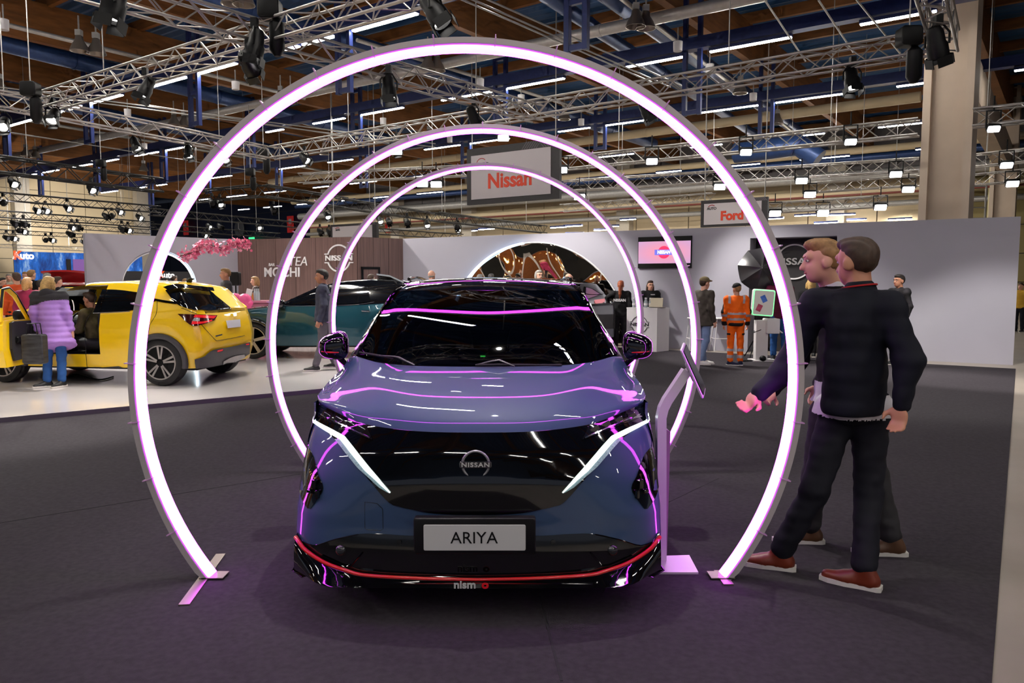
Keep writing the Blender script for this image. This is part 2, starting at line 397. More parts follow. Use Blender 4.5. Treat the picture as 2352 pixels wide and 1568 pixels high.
# rows overhead and further back
for r,d in ((3,43.6),(4,52.3)):
    k=0
    for i in range(13):
        q0=-26+4.6*i; a=Vector((0,d,ZS))+eA*q0; b=a+eA*(2.5 if i%3 else 1.6)
        if -40<proj(a)[0]<2400:
            strip(a,b,f'{ORD[k]} light strip from the right in the {rown[r]} lit row','linear ceiling lights'); k+=1
k=0
for d in (8.4,-1,-10):
    for i in range(9):
        a=Vector((0,d,ZS))+eA*(-20+5.2*i); b=a+eA*2.6
        strip(a,b,f'{ORD[i]} overhead light strip of the {["first","second","third"][[8.4,-1,-10].index(d)]} row nearer than the view','linear ceiling lights overhead')
# far low strips seen just over the booth wall
lows=[(1400,520,1420,519),(1265,523,1300,521),(1300,537,1340,536),(1295,520,1337,518),(1425,505,1460,503),(1365,529,1405,527),(1760,503,1800,501),(1825,496,1880,493),(1905,494,1965,492),(1870,513,1925,510),(1945,506,1990,504),(2040,505,2095,502),(1100,527,1135,525),(1085,530,1095,529)]
for i,(u0,v0,u1,v1) in enumerate(sorted(lows)):
    a=PY(u0,v0,44);b=PY(u1,v1,43.2)
    strip(a,b,f'{ORD[i]} small low light strip from the left, just above the grey booth wall','low far light strips')
# hanging steel frames that carry the troughs
HANG=[(0,36,290,368),(0,222,245,330),(0,463,150,290),(0,800,55,215),(0,1320,-40,118),(1,-10,400,440),(1,108,400,452),(1,236,375,440),(1,388,335,415),(1,586,295,385),(1,826,255,330),(1,1150,190,275),(1,1580,105,265),(2,357,420,475),(2,487,400,445),(2,648,380,440),(2,840,350,432),(2,1072,320,410),(2,1375,285,345),(2,1748,230,315)]
for i,(r,u,v0,v1) in enumerate(HANG):
    p=row_pt(RD[r],u,0); z1=PY(u,v1,p.y).z
    o=thing('hanger_frame',f'blue steel frame hanging at the {rown[r]} light row, {ORD[sum(1 for h in HANG[:i] if h[0]==r)]} from the left','hanger',(p.x,p.y,z1))
    for s in(-.22,.22):
        MB().box(p+eA*s+UP*((z1+9.6)/2),(.12,.12,9.6-z1),rz=math.atan2(eA.y,eA.x)).build('post',M_bsteel,o)
    for zz in (z1+.08,z1+1.0,z1+2.0): MB().box(p+UP*zz,(.5,.1,.12),rz=math.atan2(eA.y,eA.x)).build('rung',M_bsteel,o)
# round ducts
def duct(name,label,u0,v0,u1,v1,z,r,m):
    a,b=PZ(u0,v0,z),PZ(u1,v1,z); t=(b-a).normalized(); L=(b-a).length
    o=thing(name,label,'duct',(a+b)/2)
    MB().tube(a,b,r,n=14).build('pipe',m,o,smooth=60)
    for i in range(1,int(L/3.0)):
        c=a+t*(3.0*i); MB().tube(c-t*.04,c+t*.04,r*1.07,n=14).build('joint_collar',m,o,smooth=60)
duct('air_duct','long silver round duct crossing under the roof from left to right',-40,374,1760,-12,8.62,.16,M_silver)
duct('air_duct','thin pale pipe sloping right at the upper left',-60,38,700,226,9.0,.07,M_silver)
duct('air_duct','dark blue duct at the upper right beside the wooden beams',1330,-60,2010,430,9.15,.26,M_bduct)
duct('air_duct','dark blue duct behind the upper right blue duct',1240,-20,1900,420,9.15,.2,M_bduct)
duct('air_duct','dark blue duct at the top left over the trusses',330,-60,1500,330,9.2,.3,M_bduct)
duct('air_duct','blue duct crossing left of the rings',-50,85,900,322,9.2,.28,M_bduct)
duct('air_duct','blue duct low across the left side',-50,200,700,358,9.2,.26,M_bduct)
duct('air_duct','pale duct running above the third row of lights',620,418,2115,222,8.6,.2,M_beige)
duct('air_duct','pale conduit from upper centre to the right',1380,-40,1830,310,8.84,.06,M_silver)
duct('air_duct','pale conduit through the middle of the large ring',820,92,1400,270,8.84,.06,M_silver)
duct('air_duct','grey conduit far left under the roof',-20,262,760,395,8.84,.07,M_galv)
# cable bundle and tie rods
for i,(u0,v0,u1,v1) in enumerate(((0,200,1000,330),(0,206,1000,338),(1040,-10,1500,190),(1060,-12,1540,200),(1090,-14,1600,212),(330,240,900,330),(0,300,600,395),(1880,0,1960,120),(1960,-10,2090,150),(1750,-10,1850,140))):
    o=MB().tube(PZ(u0,v0,7.3),PZ(u1,v1,7.3),.022,n=5).build('tie_cable',M_galv,smooth=60)
    tag(o,f'thin grey cable stretched under the roof, {ORD[i]} of the ten','cable','cables under the roof')
# bell lamps
BELL=[(183,118),(222,124),(645,236),(668,237),(1460,62),(1483,66),(983,160),(1004,163),(60,358),(82,362),(400,287),(423,290),(745,355),(985,320),(1296,275),(1700,215),(1785,285),(0,210),(533,10),(560,12),(330,392),(488,370)]
M_bell=mat('bell_lamp_metal',C(150,140,130),.35,metal=.55)
for i,(u,v) in enumerate(sorted(BELL)):
    z=8.2; p=PZ(u,v,z); o=thing('bell_lamp',f'unlit grey bell lamp under the roof, {ORD[i] if i<20 else "last but one" if i==20 else "last"} counting from the left','lamp',p,group='bell lamps')
    MB().lathe([(.05,.46),(.10,.42),(.12,.3),(.21,.16),(.27,0),(.255,0),(.2,.15),(.1,.28)],p,(0,0,1),14).build('shade',M_bell,o,smooth=50)
    MB().box(p+UP*.52,(.16,.16,.16)).build('ballast',M_galv,o); MB().tube(p+UP*.6,p+UP*1.0,.025,n=6).build('rod',M_galv,o)
BOX=[(8,56),(541,196),(293,258),(293,300),(1103,190),(1197,226),(1557,106),(1630,157),(1730,222),(332,335),(880,278),(1033,320),(1335,280)]
for i,(u,v) in enumerate(sorted(BOX)):
    p=PZ(u,v,8.1); o=thing('downlight',f'small white cylinder downlight under the roof, {ORD[i]} from the left','lamp',p,group='white downlights')
    MB().lathe([(.12,-.14),(.13,.12),(.03,.14)],p,(0,0,1),12).build('can',M_white,o,smooth=40); MB().tube(p+UP*.12,p+UP*.5,.02,n=5).build('rod',M_galv,o)
# bright glazed front of the hall beyond the right end of the booth
wp=PY(2349,600,46); o=thing('window_1','','',(wp.x,wp.y,0)); del o['label']; del o['category']; o['kind']='structure'
MB().box((wp.x+1.6,wp.y,3.2),(3.6,.2,6.4)).build('window_frame',M_bsteel,o)
for i in range(3):
    for j in range(4): MB().box((wp.x+.5+1.15*i,wp.y-.12,.9+1.5*j),(1.0,.04,1.35)).build('pane',mat('daylight_pane',C(200,225,250),.1,emit=(.62,.8,1,1),es=1.6),o)
# ---------------------------------------------------------------- trusses and stage lights
DIAG={}
def truss(label,a,b,sz,m,pieces=True,hang=True,group=None):
    a,b=Vector(a),Vector(b); L=(b-a).length; t=(b-a).normalized(); x=t.cross(UP).normalized(); y=x.cross(t).normalized()
    o=thing('truss',label,'truss',(a+b)/2,group=group); s=sz/2; r=sz*.075
    cr=[(-s,-s),(s,-s),(s,s),(-s,s)]
    for cx,cy in cr: MB().tube(a+x*cx+y*cy,b+x*cx+y*cy,r,n=7).build('chord',m,o,smooth=60)
    nb=max(2,round(L/(sz*1.15))); st=L/nb; mb=MB(); proto=None
    for f in range(4):
        c0=x*cr[f][0]+y*cr[f][1]; c1=x*cr[(f+1)%4][0]+y*cr[(f+1)%4][1]
        for i in range(nb):
            p0,p1=(c0,c1) if (i+f)%2==0 else (c1,c0)
            A=a+p0+t*(st*i); B=a+p1+t*(st*(i+1))
            if pieces and nb*4<=300:
                key=(round((B-A).length,3),m.name)
                d=(B-A).normalized(); q=d.to_track_quat('Z','Y')
                if key not in DIAG:
                    DIAG[key]=MB().tube((0,0,-(B-A).length/2),(0,0,(B-A).length/2),r*.5,n=5).build('diagonal_brace',m,o,world=False,smooth=60); g=DIAG[key]
                else: g=DIAG[key].copy(); g.parent=o; COL.objects.link(g)
                g.location=(A+B)/2-(a+b)/2; g.rotation_mode='QUATERNION'; g.rotation_quaternion=q
            else: mb.tube(A,B,r*.5,n=4,cap=False)
    if mb.v: mb.build('bracing',m,o,kind='stuff')
    for f in (.2,.8):
        p=a.lerp(b,f); MB().tube(p+UP*s,Vector((p.x,p.y,10.9)),.012,n=4).build('hanging_cable',M_galv,o)
    return o
ZT=5.6
N3=PZ(620,352,ZT); NW=PZ(72,243,ZT); N0=PZ(608,82,ZT); NE=PZ(2172,92,ZT); N2=PZ(1235,262,ZT)
# a rectangle of trusses over the stand with two cross runs
truss('silver box truss rising from the upper left corner past the stage light cluster',NW,NW+(N0-NW)*1.95,.34,M_alu)
truss('silver box truss from the far left edge down to the left rig corner',NW-(N3-NW)*.35,N3,.34,M_alu)
truss('long silver box truss behind the large ring from left rig corner to pillar',N3,NE,.34,M_alu)
truss('silver box truss from the top edge through the light cluster to the rear run',N0+(N0-N2)*.5,N2,.34,M_alu)
truss('silver box truss overhead at the upper right in front of the pillar',NE+(NE-PZ(2140,0,ZT))*.06,PZ(2100,-180,ZT),.34,M_alu)
# trusses further right
RT=[(1480,432,2120,276,5.6,.34,'silver truss nearest behind the big ring on the right, carrying floodlights'),
    (1250,385,2120,292,6.6,.5,''),]
for lab,(u0,v0,u1,v1,z,sz) in {
 'silver truss across the right, first below the blue duct':(1290,376,2110,292,5.6,.4),
 'silver truss across the right, second below the blue duct':(1290,428,2110,378,5.6,.42),
 'silver truss across the right, third and lowest long one':(1860,432,2110,414,5.6,.4),
 'short silver truss right of the hanging sign above the grey wall':(1765,478,2035,462,4.6,.4),
 'thin silver truss left of the far sign with orange lettering':(1290,478,1640,452,5.4,.35),
 'silver truss at the far right edge, upper one':(2235,272,2400,255,5.6,.4),
 'silver truss at the far right edge, middle one':(2235,370,2400,352,5.6,.4),
 'silver truss at the far right edge, lower one':(2230,414,2400,398,5.4,.4),
 'silver truss left of the hanging sign under the small ring top':(690,410,1075,392,5.6,.36)}.items():
    truss(lab,PZ(u0,v0,z),PZ(u1,v1,z),sz,M_alu,pieces=False)
for lab,(u0,v0,u1,v1,z,sz) in {
 'thick black truss at the left, topmost':(-30,374,365,426,6.0,.6),
 'black truss at the left with lights, second from top':(-30,448,365,481,6.0,.4),
 'black truss at the left, third from top':(-30,489,350,516,5.2,.36),
 'black truss at the left, fourth from top':(-30,508,345,532,5.2,.3),
 'black truss at the left, fifth from top':(-30,530,200,542,4.8,.26),
 'grey truss lowest at the left over the blue banner':(-30,563,200,573,3.9,.22),
 'black truss corner run left of the middle ring':(420,455,602,437,5.6,.5),
 'black truss from the hoist corner to the right behind the middle ring':(602,437,790,466,5.6,.5),
 'black truss over the wooden wall running right':(780,466,1060,508,5.0,.4),
 'black truss over the wooden wall, lower one':(850,530,1060,544,4.2,.3),
 'black truss far behind the arch wall':(1000,497,1250,527,4.6,.4),
 'black truss low over the cherry branch':(345,520,640,541,4.6,.3),
 'black truss over the left wall near the clock':(345,486,700,518,5.2,.35)}.items():
    truss(lab,PZ(u0,v0,z),PZ(u1,v1,z),sz,M_blk2 if 'grey' not in lab else M_alu,pieces=False)
TGT=[]
def stage_light(u,v,Z,label,sz=.3,aim=None,lit=True,watt=0,group=None,pos=None,soft=.12):
    p=pos or PZ(u,v,Z); aim=Vector(aim) if aim else Vector((p.x*.6,p.y-6,0))
    d=(aim-p).normalized(); o=thing('stage_spotlight',label,'spotlight',p,group=group)
    L=sz*1.25; r=sz*.42
    MB().lathe([(r*.55,-L*.62),(r*.8,-L*.45),(r*.85,-L*.1),(r,0),(r,L*.42),(r*.86,L*.42),(r*.8,L*.3)],p,d,14).build('can',M_black,o,smooth=40)
    MB().lathe([(0.001,L*.33),(r*.82,L*.31)],p,d,14).build('lens',M_lens if lit else mat('dark_lens',C(60,60,64),.1),o,smooth=60)
    x=d.cross(UP).normalized()*r*1.15; top=p+UP*sz*.85
    yk=MB(); yk.path([p+x,p+x+UP*sz*.45,top+x*.4,top-x*.4,p-x+UP*sz*.45,p-x],sz*.05,n=5); yk.build('yoke',M_black,o,smooth=60)
    MB().box(top+UP*sz*.2,(sz*.3,sz*.3,sz*.45)).build('clamp',M_black,o)
    for s in range(4):
        e=d.orthogonal().normalized(); e=Matrix.Rotation(PI/2*s+PI/4,3,d)@e; sd=d.cross(e)
        R=Matrix((sd,d,e)).transposed(); c=p+d*L*.52+e*r*1.05
        MB().box(c,(r*1.5,L*.32,.012),R=R).build('barn_door',M_black,o)
    if watt:
        la=bpy.data.lights.new('spot_lamp','SPOT'); la.energy=watt; la.spot_size=math.radians(62); la.spot_blend=.45; la.shadow_soft_size=soft; la.color=(1,.95,.88)
        lo=bpy.data.objects.new('spot_lamp',la); COL.objects.link(lo); lo.parent=o; lo.location=d*(L*.6); lo.rotation_euler=d.to_track_quat('-Z','Y').to_euler()
W=SPOT_W
NEAR=[(262,14,5.0,.42,(-6,9,0),W,'large black spotlight at the top left edge above the corner of the rig'),
 (586,108,5.25,.4,(-5,12,0),W,'upper black spotlight of the cluster under the truss crossing'),
 (572,150,5.0,.36,(-3,18,1),W,'lower lit spotlight of the cluster under the truss crossing'),
 (335,205,5.2,.36,(-9,13,0),W,'black spotlight on the left truss above the yellow car'),
 (122,268,5.2,.36,(-9,12,0),W,'black spotlight at the left rig corner'),
 (8,285,5.2,.38,(-9,11,0),W,'black spotlight cut by the left edge'),
 (312,332,5.2,.34,(-8,19,1.2),W,'black spotlight on the rear left truss above the ring side'),
 (433,350,5.2,.34,(-8,20,1.2),W,'second black spotlight on the rear left truss'),
 (516,362,5.2,.34,(-6,20,1.4),W,'third black spotlight on the rear left truss'),
 (700,364,5.25,.34,(-2,20,1.3),W,'lit spotlight under the rear truss left of the small ring'),
 (893,205,5.2,.4,(-2,14,0),W,'black spotlight on the slanting middle truss inside the large ring'),
 (1000,28,5.2,.42,(2.5,9,0),W*.5,'large black spotlight at the top centre over the large ring'),
 (1088,268,5.2,.36,(1,19,1.2),W*1.2,'lit spotlight above the middle ring top'),
 (1485,256,5.2,.36,(5,16,1.2),W*1.2,'lit spotlight on the rear truss right of the middle ring'),
 (1957,185,5.2,.38,(6,12,0),W,'black spotlight hanging from the rear truss right of the big ring'),
 (2152,105,5.15,.42,(8,13,1),W,'black spotlight at the right rig corner before the pillar')]
for u,v,z,s,a,wt,lab in NEAR: stage_light(u,v,z,lab,s*.85,a,True,wt)
truss('silver box truss overhead across the car, out of view',(-9,6.2,ZT+.2),(6.5,6.2,ZT+.2),.34,M_alu,pieces=False)
stage_light(0,0,0,'spotlight overhead above the blue car, out of view',.3,(-.1,5.2,0),False,W*.4,soft=.03,pos=Vector((-.1,6.1,5.3)))
# chain hoists
for i,(u,v,z,lab) in enumerate(((2088,85,5.5,'black chain hoist with hanging bag on the right rig corner'),(620,22,5.9,'black chain hoist over the truss crossing at the top left'),(70,205,5.7,'black chain hoist over the left rig corner'),(575,395,5.9,'black chain hoist on the black truss behind the left ring side'),(232,375,6.4,'black chain hoist on the topmost left black truss'),(605,350,5.9,'black chain hoist at the rear left truss corner'),(1638,388,6.0,'black chain hoist above the sign with orange lettering'))):
    p=PZ(u,v,z); o=thing('chain_hoist',lab,'hoist',p)
    MB().rbox(p,(.34,.24,.3),.06).build('motor',M_black,o,smooth=40); MB().lathe([(.02,0),(.12,-.1),(.12,-.5),(.05,-.6)],p+Vector((.1,0,-.12)),(0,0,1),10).build('chain_bag',M_black,o,smooth=40)
    MB().tube(p,p+UP*2.6,.012,n=5).build('chain',M_galv,o)
LS=[(30,420,5.7),(210,434,5.7),(8,466,5.6),(85,483,5.5),(105,483,5.5),(155,477,5.55),(243,496,5.5),(257,496,5.5),(274,485,5.6),(320,499,5.5),(33,513,4.9),(54,514,4.9),(165,522,4.9),(178,522,4.9),(44,530,4.7),(53,531,4.7),(160,537,4.6),(15,546,4.4),(31,547,4.4),(105,552,4.4),(118,551,4.4),(171,554,4.4),(192,556,4.4),(280,526,4.7),(294,528,4.7)]
for i,(u,v,z) in enumerate(sorted(LS)):
    stage_light(u,v,z,'small black spotlight on the dark left trusses, '+(ORD[i]+' from the left' if i<20 else ORD[len(LS)-1-i]+' from the right'),.4,(PZ(u,v,z)+Vector((-8,14,2)) if i%5==0 else None),i%3!=1 or i%5==0,(W*1.8 if i%5==0 else 0),'spotlights on the left dark trusses')
MS=[(594,521,4.6),(480,520,4.9),(505,520,4.9),(470,540,4.5),(478,541,4.5),(487,465,5.2),(505,467,5.2),(628,482,5.1),(752,495,4.7),(692,533,4.4),(735,532,4.4),(756,533,4.4),(873,506,4.6),(893,508,4.6),(911,340,5.5),(935,510,4.4),(981,515,4.4),(1052,526,4.2),(1050,520,4.3)]
for i,(u,v,z) in enumerate(sorted(MS)):
    stage_light(u,v,z,f'black spotlight above the wooden wall area, {ORD[i]} from the left',.34,None,i%2==0,0,'spotlights above the wooden wall')
FLD=[(2281,293,5.3),(2311,377,5.2),(2325,420,5.0),(1953,323,5.3),(1713,347,5.3),(1497,368,5.3),(2057,398,5.2),(1841,413,5.2),(1653,427,5.2),(2086,433,5.1),(1860,445,5.0),(1780,488,4.3),(1890,488,4.3),(2022,474,4.4),(970,420,5.1),(1002,421,5.1),(1156,314,5.4),(911,345,5.4),(1290,388,5.2),(1331,450,5.0)]
for i,(u,v,z) in enumerate(sorted(FLD)):
    p=PZ(u,v,z); s=.5*p.y/36 if p.y<36 else .5
    o=thing('floodlight',f'bright white floodlight on the far trusses, {ORD[i]} from the left','floodlight',p,group='floodlights on far trusses')
    d=Vector((-p.x*.2,-10,-9)).normalized(); x=d.cross(UP).normalized(); y=x.cross(d); R=Matrix((x,d,y)).transposed()
    MB().rbox(p,(s*1.15,.1,s*.75),.05,R=R).build('body',M_black,o,smooth=40); MB().rbox(p+d*.07,(s,.04,s*.6),.03,R=R).build('panel',M_flood,o)
    MB().path([p+x*s*.6,p+x*s*.6+UP*.4,p-x*s*.6+UP*.4,p-x*s*.6],.025,n=5).build('bracket',M_black,o); MB().tube(p+UP*.4,p+UP*.75,.02,n=5).build('drop_rod',M_black,o)
# ---------------------------------------------------------------- booth walls and floor
gA=PZ(925,548,2.85); gB=PZ(2345,497,2.85); gC=PZ(195,535,2.85); gD=PZ(545,549.5,2.85); gE=PZ(820,543.5,2.85)
for g in (gA,gB,gC,gD,gE): g.z=0
WH=2.85
class Plane:
    def __init__(s,a,b):
        s.a=Vector((a[0],a[1],0)); b=Vector((b[0],b[1],0)); s.t=(Vector(b)-s.a).normalized(); s.L=(Vector(b)-s.a).length
        n=Vector((s.t.y,-s.t.x,0)); s.n=n if n.dot(EYE-s.a)>0 else -n
    def at(s,u,v,off=0): return PL(u,v,s.a+s.n*off,s.n)
    def sz(s,u,v):
        p=s.at(u,v); return ((p-s.a).dot(s.t),p.z)
    def P(s,x,z,off=0): return s.a+s.t*x+UP*z+s.n*off
wR=Plane(gA,gB); wL=Plane(gC,gD); wW1=Plane(gD,gE); wW2=Plane(gE,gA)
def circle3(p,q,r):
    ax,ay=p;bx,by=q;cx,cy=r; d=2*(ax*(by-cy)+bx*(cy-ay)+cx*(ay-by))
    ux=((ax*ax+ay*ay)*(by-cy)+(bx*bx+by*by)*(cy-ay)+(cx*cx+cy*cy)*(ay-by))/d
    uy=((ax*ax+ay*ay)*(cx-bx)+(bx*bx+by*by)*(ax-cx)+(cx*cx+cy*cy)*(bx-ax))/d
    return ux,uy,math.hypot(ax-ux,ay-uy)
def wall_segs(pl,segs,mb,th=.16):
    for x0,x1,z0,z1 in segs:
        c=pl.P((x0+x1)/2,(z0+z1)/2,-th/2); mb.box(c,(x1-x0,th,z1-z0),rz=math.atan2(pl.t.y,pl.t.x))
# left wall with a round opening
mx,mz=wL.sz(369,661); mr=wL.sz(369,575)[1]-mz
mb=MB(); wall_segs(wL,[(0,mx-mr,0,WH),(mx+mr,wL.L,0,WH)],mb)
N=40
for s in (0,1):
    f=[];b=[]
    for o_,rr in ((0,f),(-.16,b)):
        r0,r1=[],[]
        for i in range(N+1):
            x=mx-mr*math.cos(PI*i/N); h=mr*math.sin(PI*i/N)
            if s==0: r0.append(wL.P(x,mz+h,o_)); r1.append(wL.P(x,WH,o_))
            else: r0.append(wL.P(x,0,o_)); r1.append(wL.P(x,mz-h,o_))
        rr+= [r0,r1]
    mb.grid(f); mb.grid(b); mb.grid([f[0],b[0]]); mb.grid([f[1],b[1]])
o=mb.build('wall_booth_left',M_grey,kind='structure')
t=thing('ring_light','white light ring fixed inside the round opening of the left grey wall','light',wL.P(mx,mz,-.08))
MB().path([wL.P(mx+(mr-.035)*math.sin(2*PI*i/64),mz+(mr-.035)*math.cos(2*PI*i/64),-.1) for i in range(64)],.035,n=6,closed=True).build('channel',M_white,t,smooth=60)
MB().path([wL.P(mx+(mr-.06)*math.sin(PI*(-.02+i/48)),mz+(mr-.06)*math.cos(PI*(-.02+i/48)),-.04) for i in range(49)],.022,n=6).build('light_tube',mat('cool_tube',C(220,240,255),.3,emit=(.75,.93,1,1),es=7),t,smooth=60)
# wooden walls: veneer boards side by side on a core
def board_wall(name,pl,n,skip=None):
    mb=MB(); wall_segs(pl,[(0,pl.L,0,WH)],mb); w_=mb.build(name,mat('wood_joint',C(52,40,40),.6),kind='structure')
    bw=pl.L/n
    for i in range(n):
        MB().box(pl.P(bw*(i+.5),WH/2,.006),(bw-.012,.014,WH-.01),rz=math.atan2(pl.t.y,pl.t.x)).build('veneer_board',M_wood,w_)
    return w_
board_wall('wall_wood_left',wW1,6); ww2=board_wall('wall_wood_right',wW2,3)
x0,z0=wW2.sz(829,650); x1,z1=wW2.sz(871,613)
dm=MB()
for (a,b,c,d) in ((x0,x0+.06,0,z1),(x1-.06,x1,0,z1),(x0,x1,z1-.07,z1)): dm.box(wW2.P((a+b)/2,(c+d)/2,.025),(b-a,.05,d-c),rz=math.atan2(wW2.t.y,wW2.t.x))
dr=dm.build('door_1',M_black,kind='structure'); MB().box(wW2.P((x0+x1)/2,z1/2,.015),(x1-x0-.1,.03,z1-.1),rz=math.atan2(wW2.t.y,wW2.t.x)).build('door_leaf',M_wood,dr)
# right wall with the dark recess
rx0=wR.sz(1722,600)[0]; rx1=wR.sz(1921,600)[0]; rz1=wR.sz(1722,547)[1]
mb=MB(); wall_segs(wR,[(0,rx0,0,WH),(rx1,wR.L,0,WH),(rx0,rx1,rz1,WH)],mb); mb.build('wall_booth_right',M_grey,kind='structure')
mb=MB(); wall_segs(wR,[(rx0-.1,rx1+.1,0,WH)],mb)
for k in range(len(mb.v)): mb.v[k]=tuple(Vector(mb.v[k])-wR.n*.55)
mb.build('wall_recess_back',M_dark,kind='structure')
mb=MB()
for x in (rx0,rx1): mb.box(wR.P(x+(-.05 if x==rx0 else .05),WH/2,-.37),(.1,.4,WH),rz=math.atan2(wR.t.y,wR.t.x))
mb.box(wR.P((rx0+rx1)/2,rz1+.05,-.37),(rx1-rx0,.4,.1),rz=math.atan2(wR.t.y,wR.t.x)); mb.build('wall_recess_sides',M_grey,kind='structure')
RTI=wR.t if wR.t.x>0 else -wR.t
def logo(c,right,R,m,parent,word='NISSAN',th=.012,lw=.11,ts=None,name='emblem'):
    right=Vector(right).normalized(); n=right.cross(UP); mb=MB()
    for s in (1,-1):
        r0=[];r1=[]
        for i in range(25):
            a=math.radians(17+146*i/24)*s; ca,sa=math.cos(a),math.sin(a)
            r0.append(c+right*(R*ca)+UP*(R*sa)); r1.append(c+right*(R*(1-lw)*ca)+UP*(R*(1-lw)*sa))
        mb.slab([r0,r1],n*th)
        for e in (1,-1): mb.box(c+right*(e*R*1.05)+UP*(s*R*.31)+n*th/2,(R*.28,th,R*lw*.7),rz=math.atan2(right.y,right.x))
    mb.build(name,m,parent)
    text(word,ts or R*.52,c+n*th*.2,right,UP,m,parent,'lettering',th,spacing=1.05,wide=1.25,bold=R*.012)
M_sign=mat('white_letters',C(236,234,236),.4)
def sign(name,label,loc): return thing(name,label,'sign',loc)
c=wW1.at(779,593,.02); o=sign('wall_emblem','white round emblem with lettering on the dark wood wall',c); logo(c,wW1.t,wW1.sz(779,561)[1]-c.z,M_sign,o,th=.03)
c=wW1.at(684,601,.02); o=sign('bar_sign','white three line bar name lettering on the wood wall',c)
s_=wW1.sz(684,590)[1]-wW1.sz(684,612)[1]
text('TEA',s_*1.35,c,wW1.t,UP,M_sign,o,ext=.02,shear=.18); text('MOCHI',s_*1.4,wW1.at(648,626,.02),wW1.t,UP,M_sign,o,ext=.02,bold=.006); text('BAR',s_*.42,wW1.at(624,608,.02),wW1.t,UP,M_sign,o,ext=.01,shear=.1,bold=.003)
c=wR.P((rx0+rx1)/2,0,-.53); c=PL(1824,601,c,wR.n); o=sign('wall_emblem','white round emblem with lettering on the dark recess wall',c); logo(c,RTI,.40,M_sign,o,th=.015,lw=.08)
# wavy mirror dome on the right wall, half circled by a light tube
ms,mzc,mR=circle3(wR.sz(1080,637),wR.sz(1232,557),wR.sz(1392,637))
rows=[]
nz=46
for j in range(nz+1):
    z=max(.02,mzc-mR*.2)+(mzc+mR-max(.02,mzc-mR*.2))*(j/nz); hw=math.sqrt(max(0,mR*mR-(z-mzc)**2)); r=[]
    for i in range(61):
        x=ms-hw+2*hw*i/60
        wv=.02*math.sin(2.3*(x-ms)+1.2)*math.sin(3.4*z)+.011*math.sin(5.2*(x-ms)+2*z)
        r.append(wR.P(x,z,.05+wv*.8))
    rows.append(r)
o=thing('wall_mirror','wavy half round foil mirror on the right grey wall','mirror',wR.P(ms,0,.03))
MB().grid(rows).build('mirror_foil',mat('mirror_foil',C(225,215,200),.02,metal=1),o,smooth=180)
ed=[wR.P(ms+mR*math.cos(math.radians(-8+196*i/60)),mzc+mR*math.sin(math.radians(-8+196*i/60)),.04) for i in range(61)]
MB().path(ed,.025,n=6).build('rim',M_white,o,smooth=60)
MB().path([wR.P(ms+mR*math.cos(math.radians(96+92*i/40)),mzc+mR*math.sin(math.radians(96+92*i/40)),.085) for i in range(41)],.028,n=6).build('light_tube',mat('blue_tube',C(200,225,255),.3,emit=(.45,.72,1,1),es=4),o,smooth=60)
# white raised display floor
e0,e1=GR(0,972),GR(1425,838); ev=(e1-e0).normalized()
pts=[e0-ev*9,e1,gA+Vector((1.3,-1.2,0)),gE+wW1.n*.1,gD+wL.n*.1,gC+wL.n*.1,gC+Vector((-6,-2,0))]
plz=.06
MB().prism([(p.x,p.y,.008) for p in pts],(0,0,plz-.008)).build('floor_display',M_plat,kind='structure')
bm=MB(); bar(e0-ev*9+UP*.033,e1+UP*.033,.02,.066,bm); bm.build('trim_3',mat('edge_profile',C(120,110,125),.3,metal=.6),kind='structure')
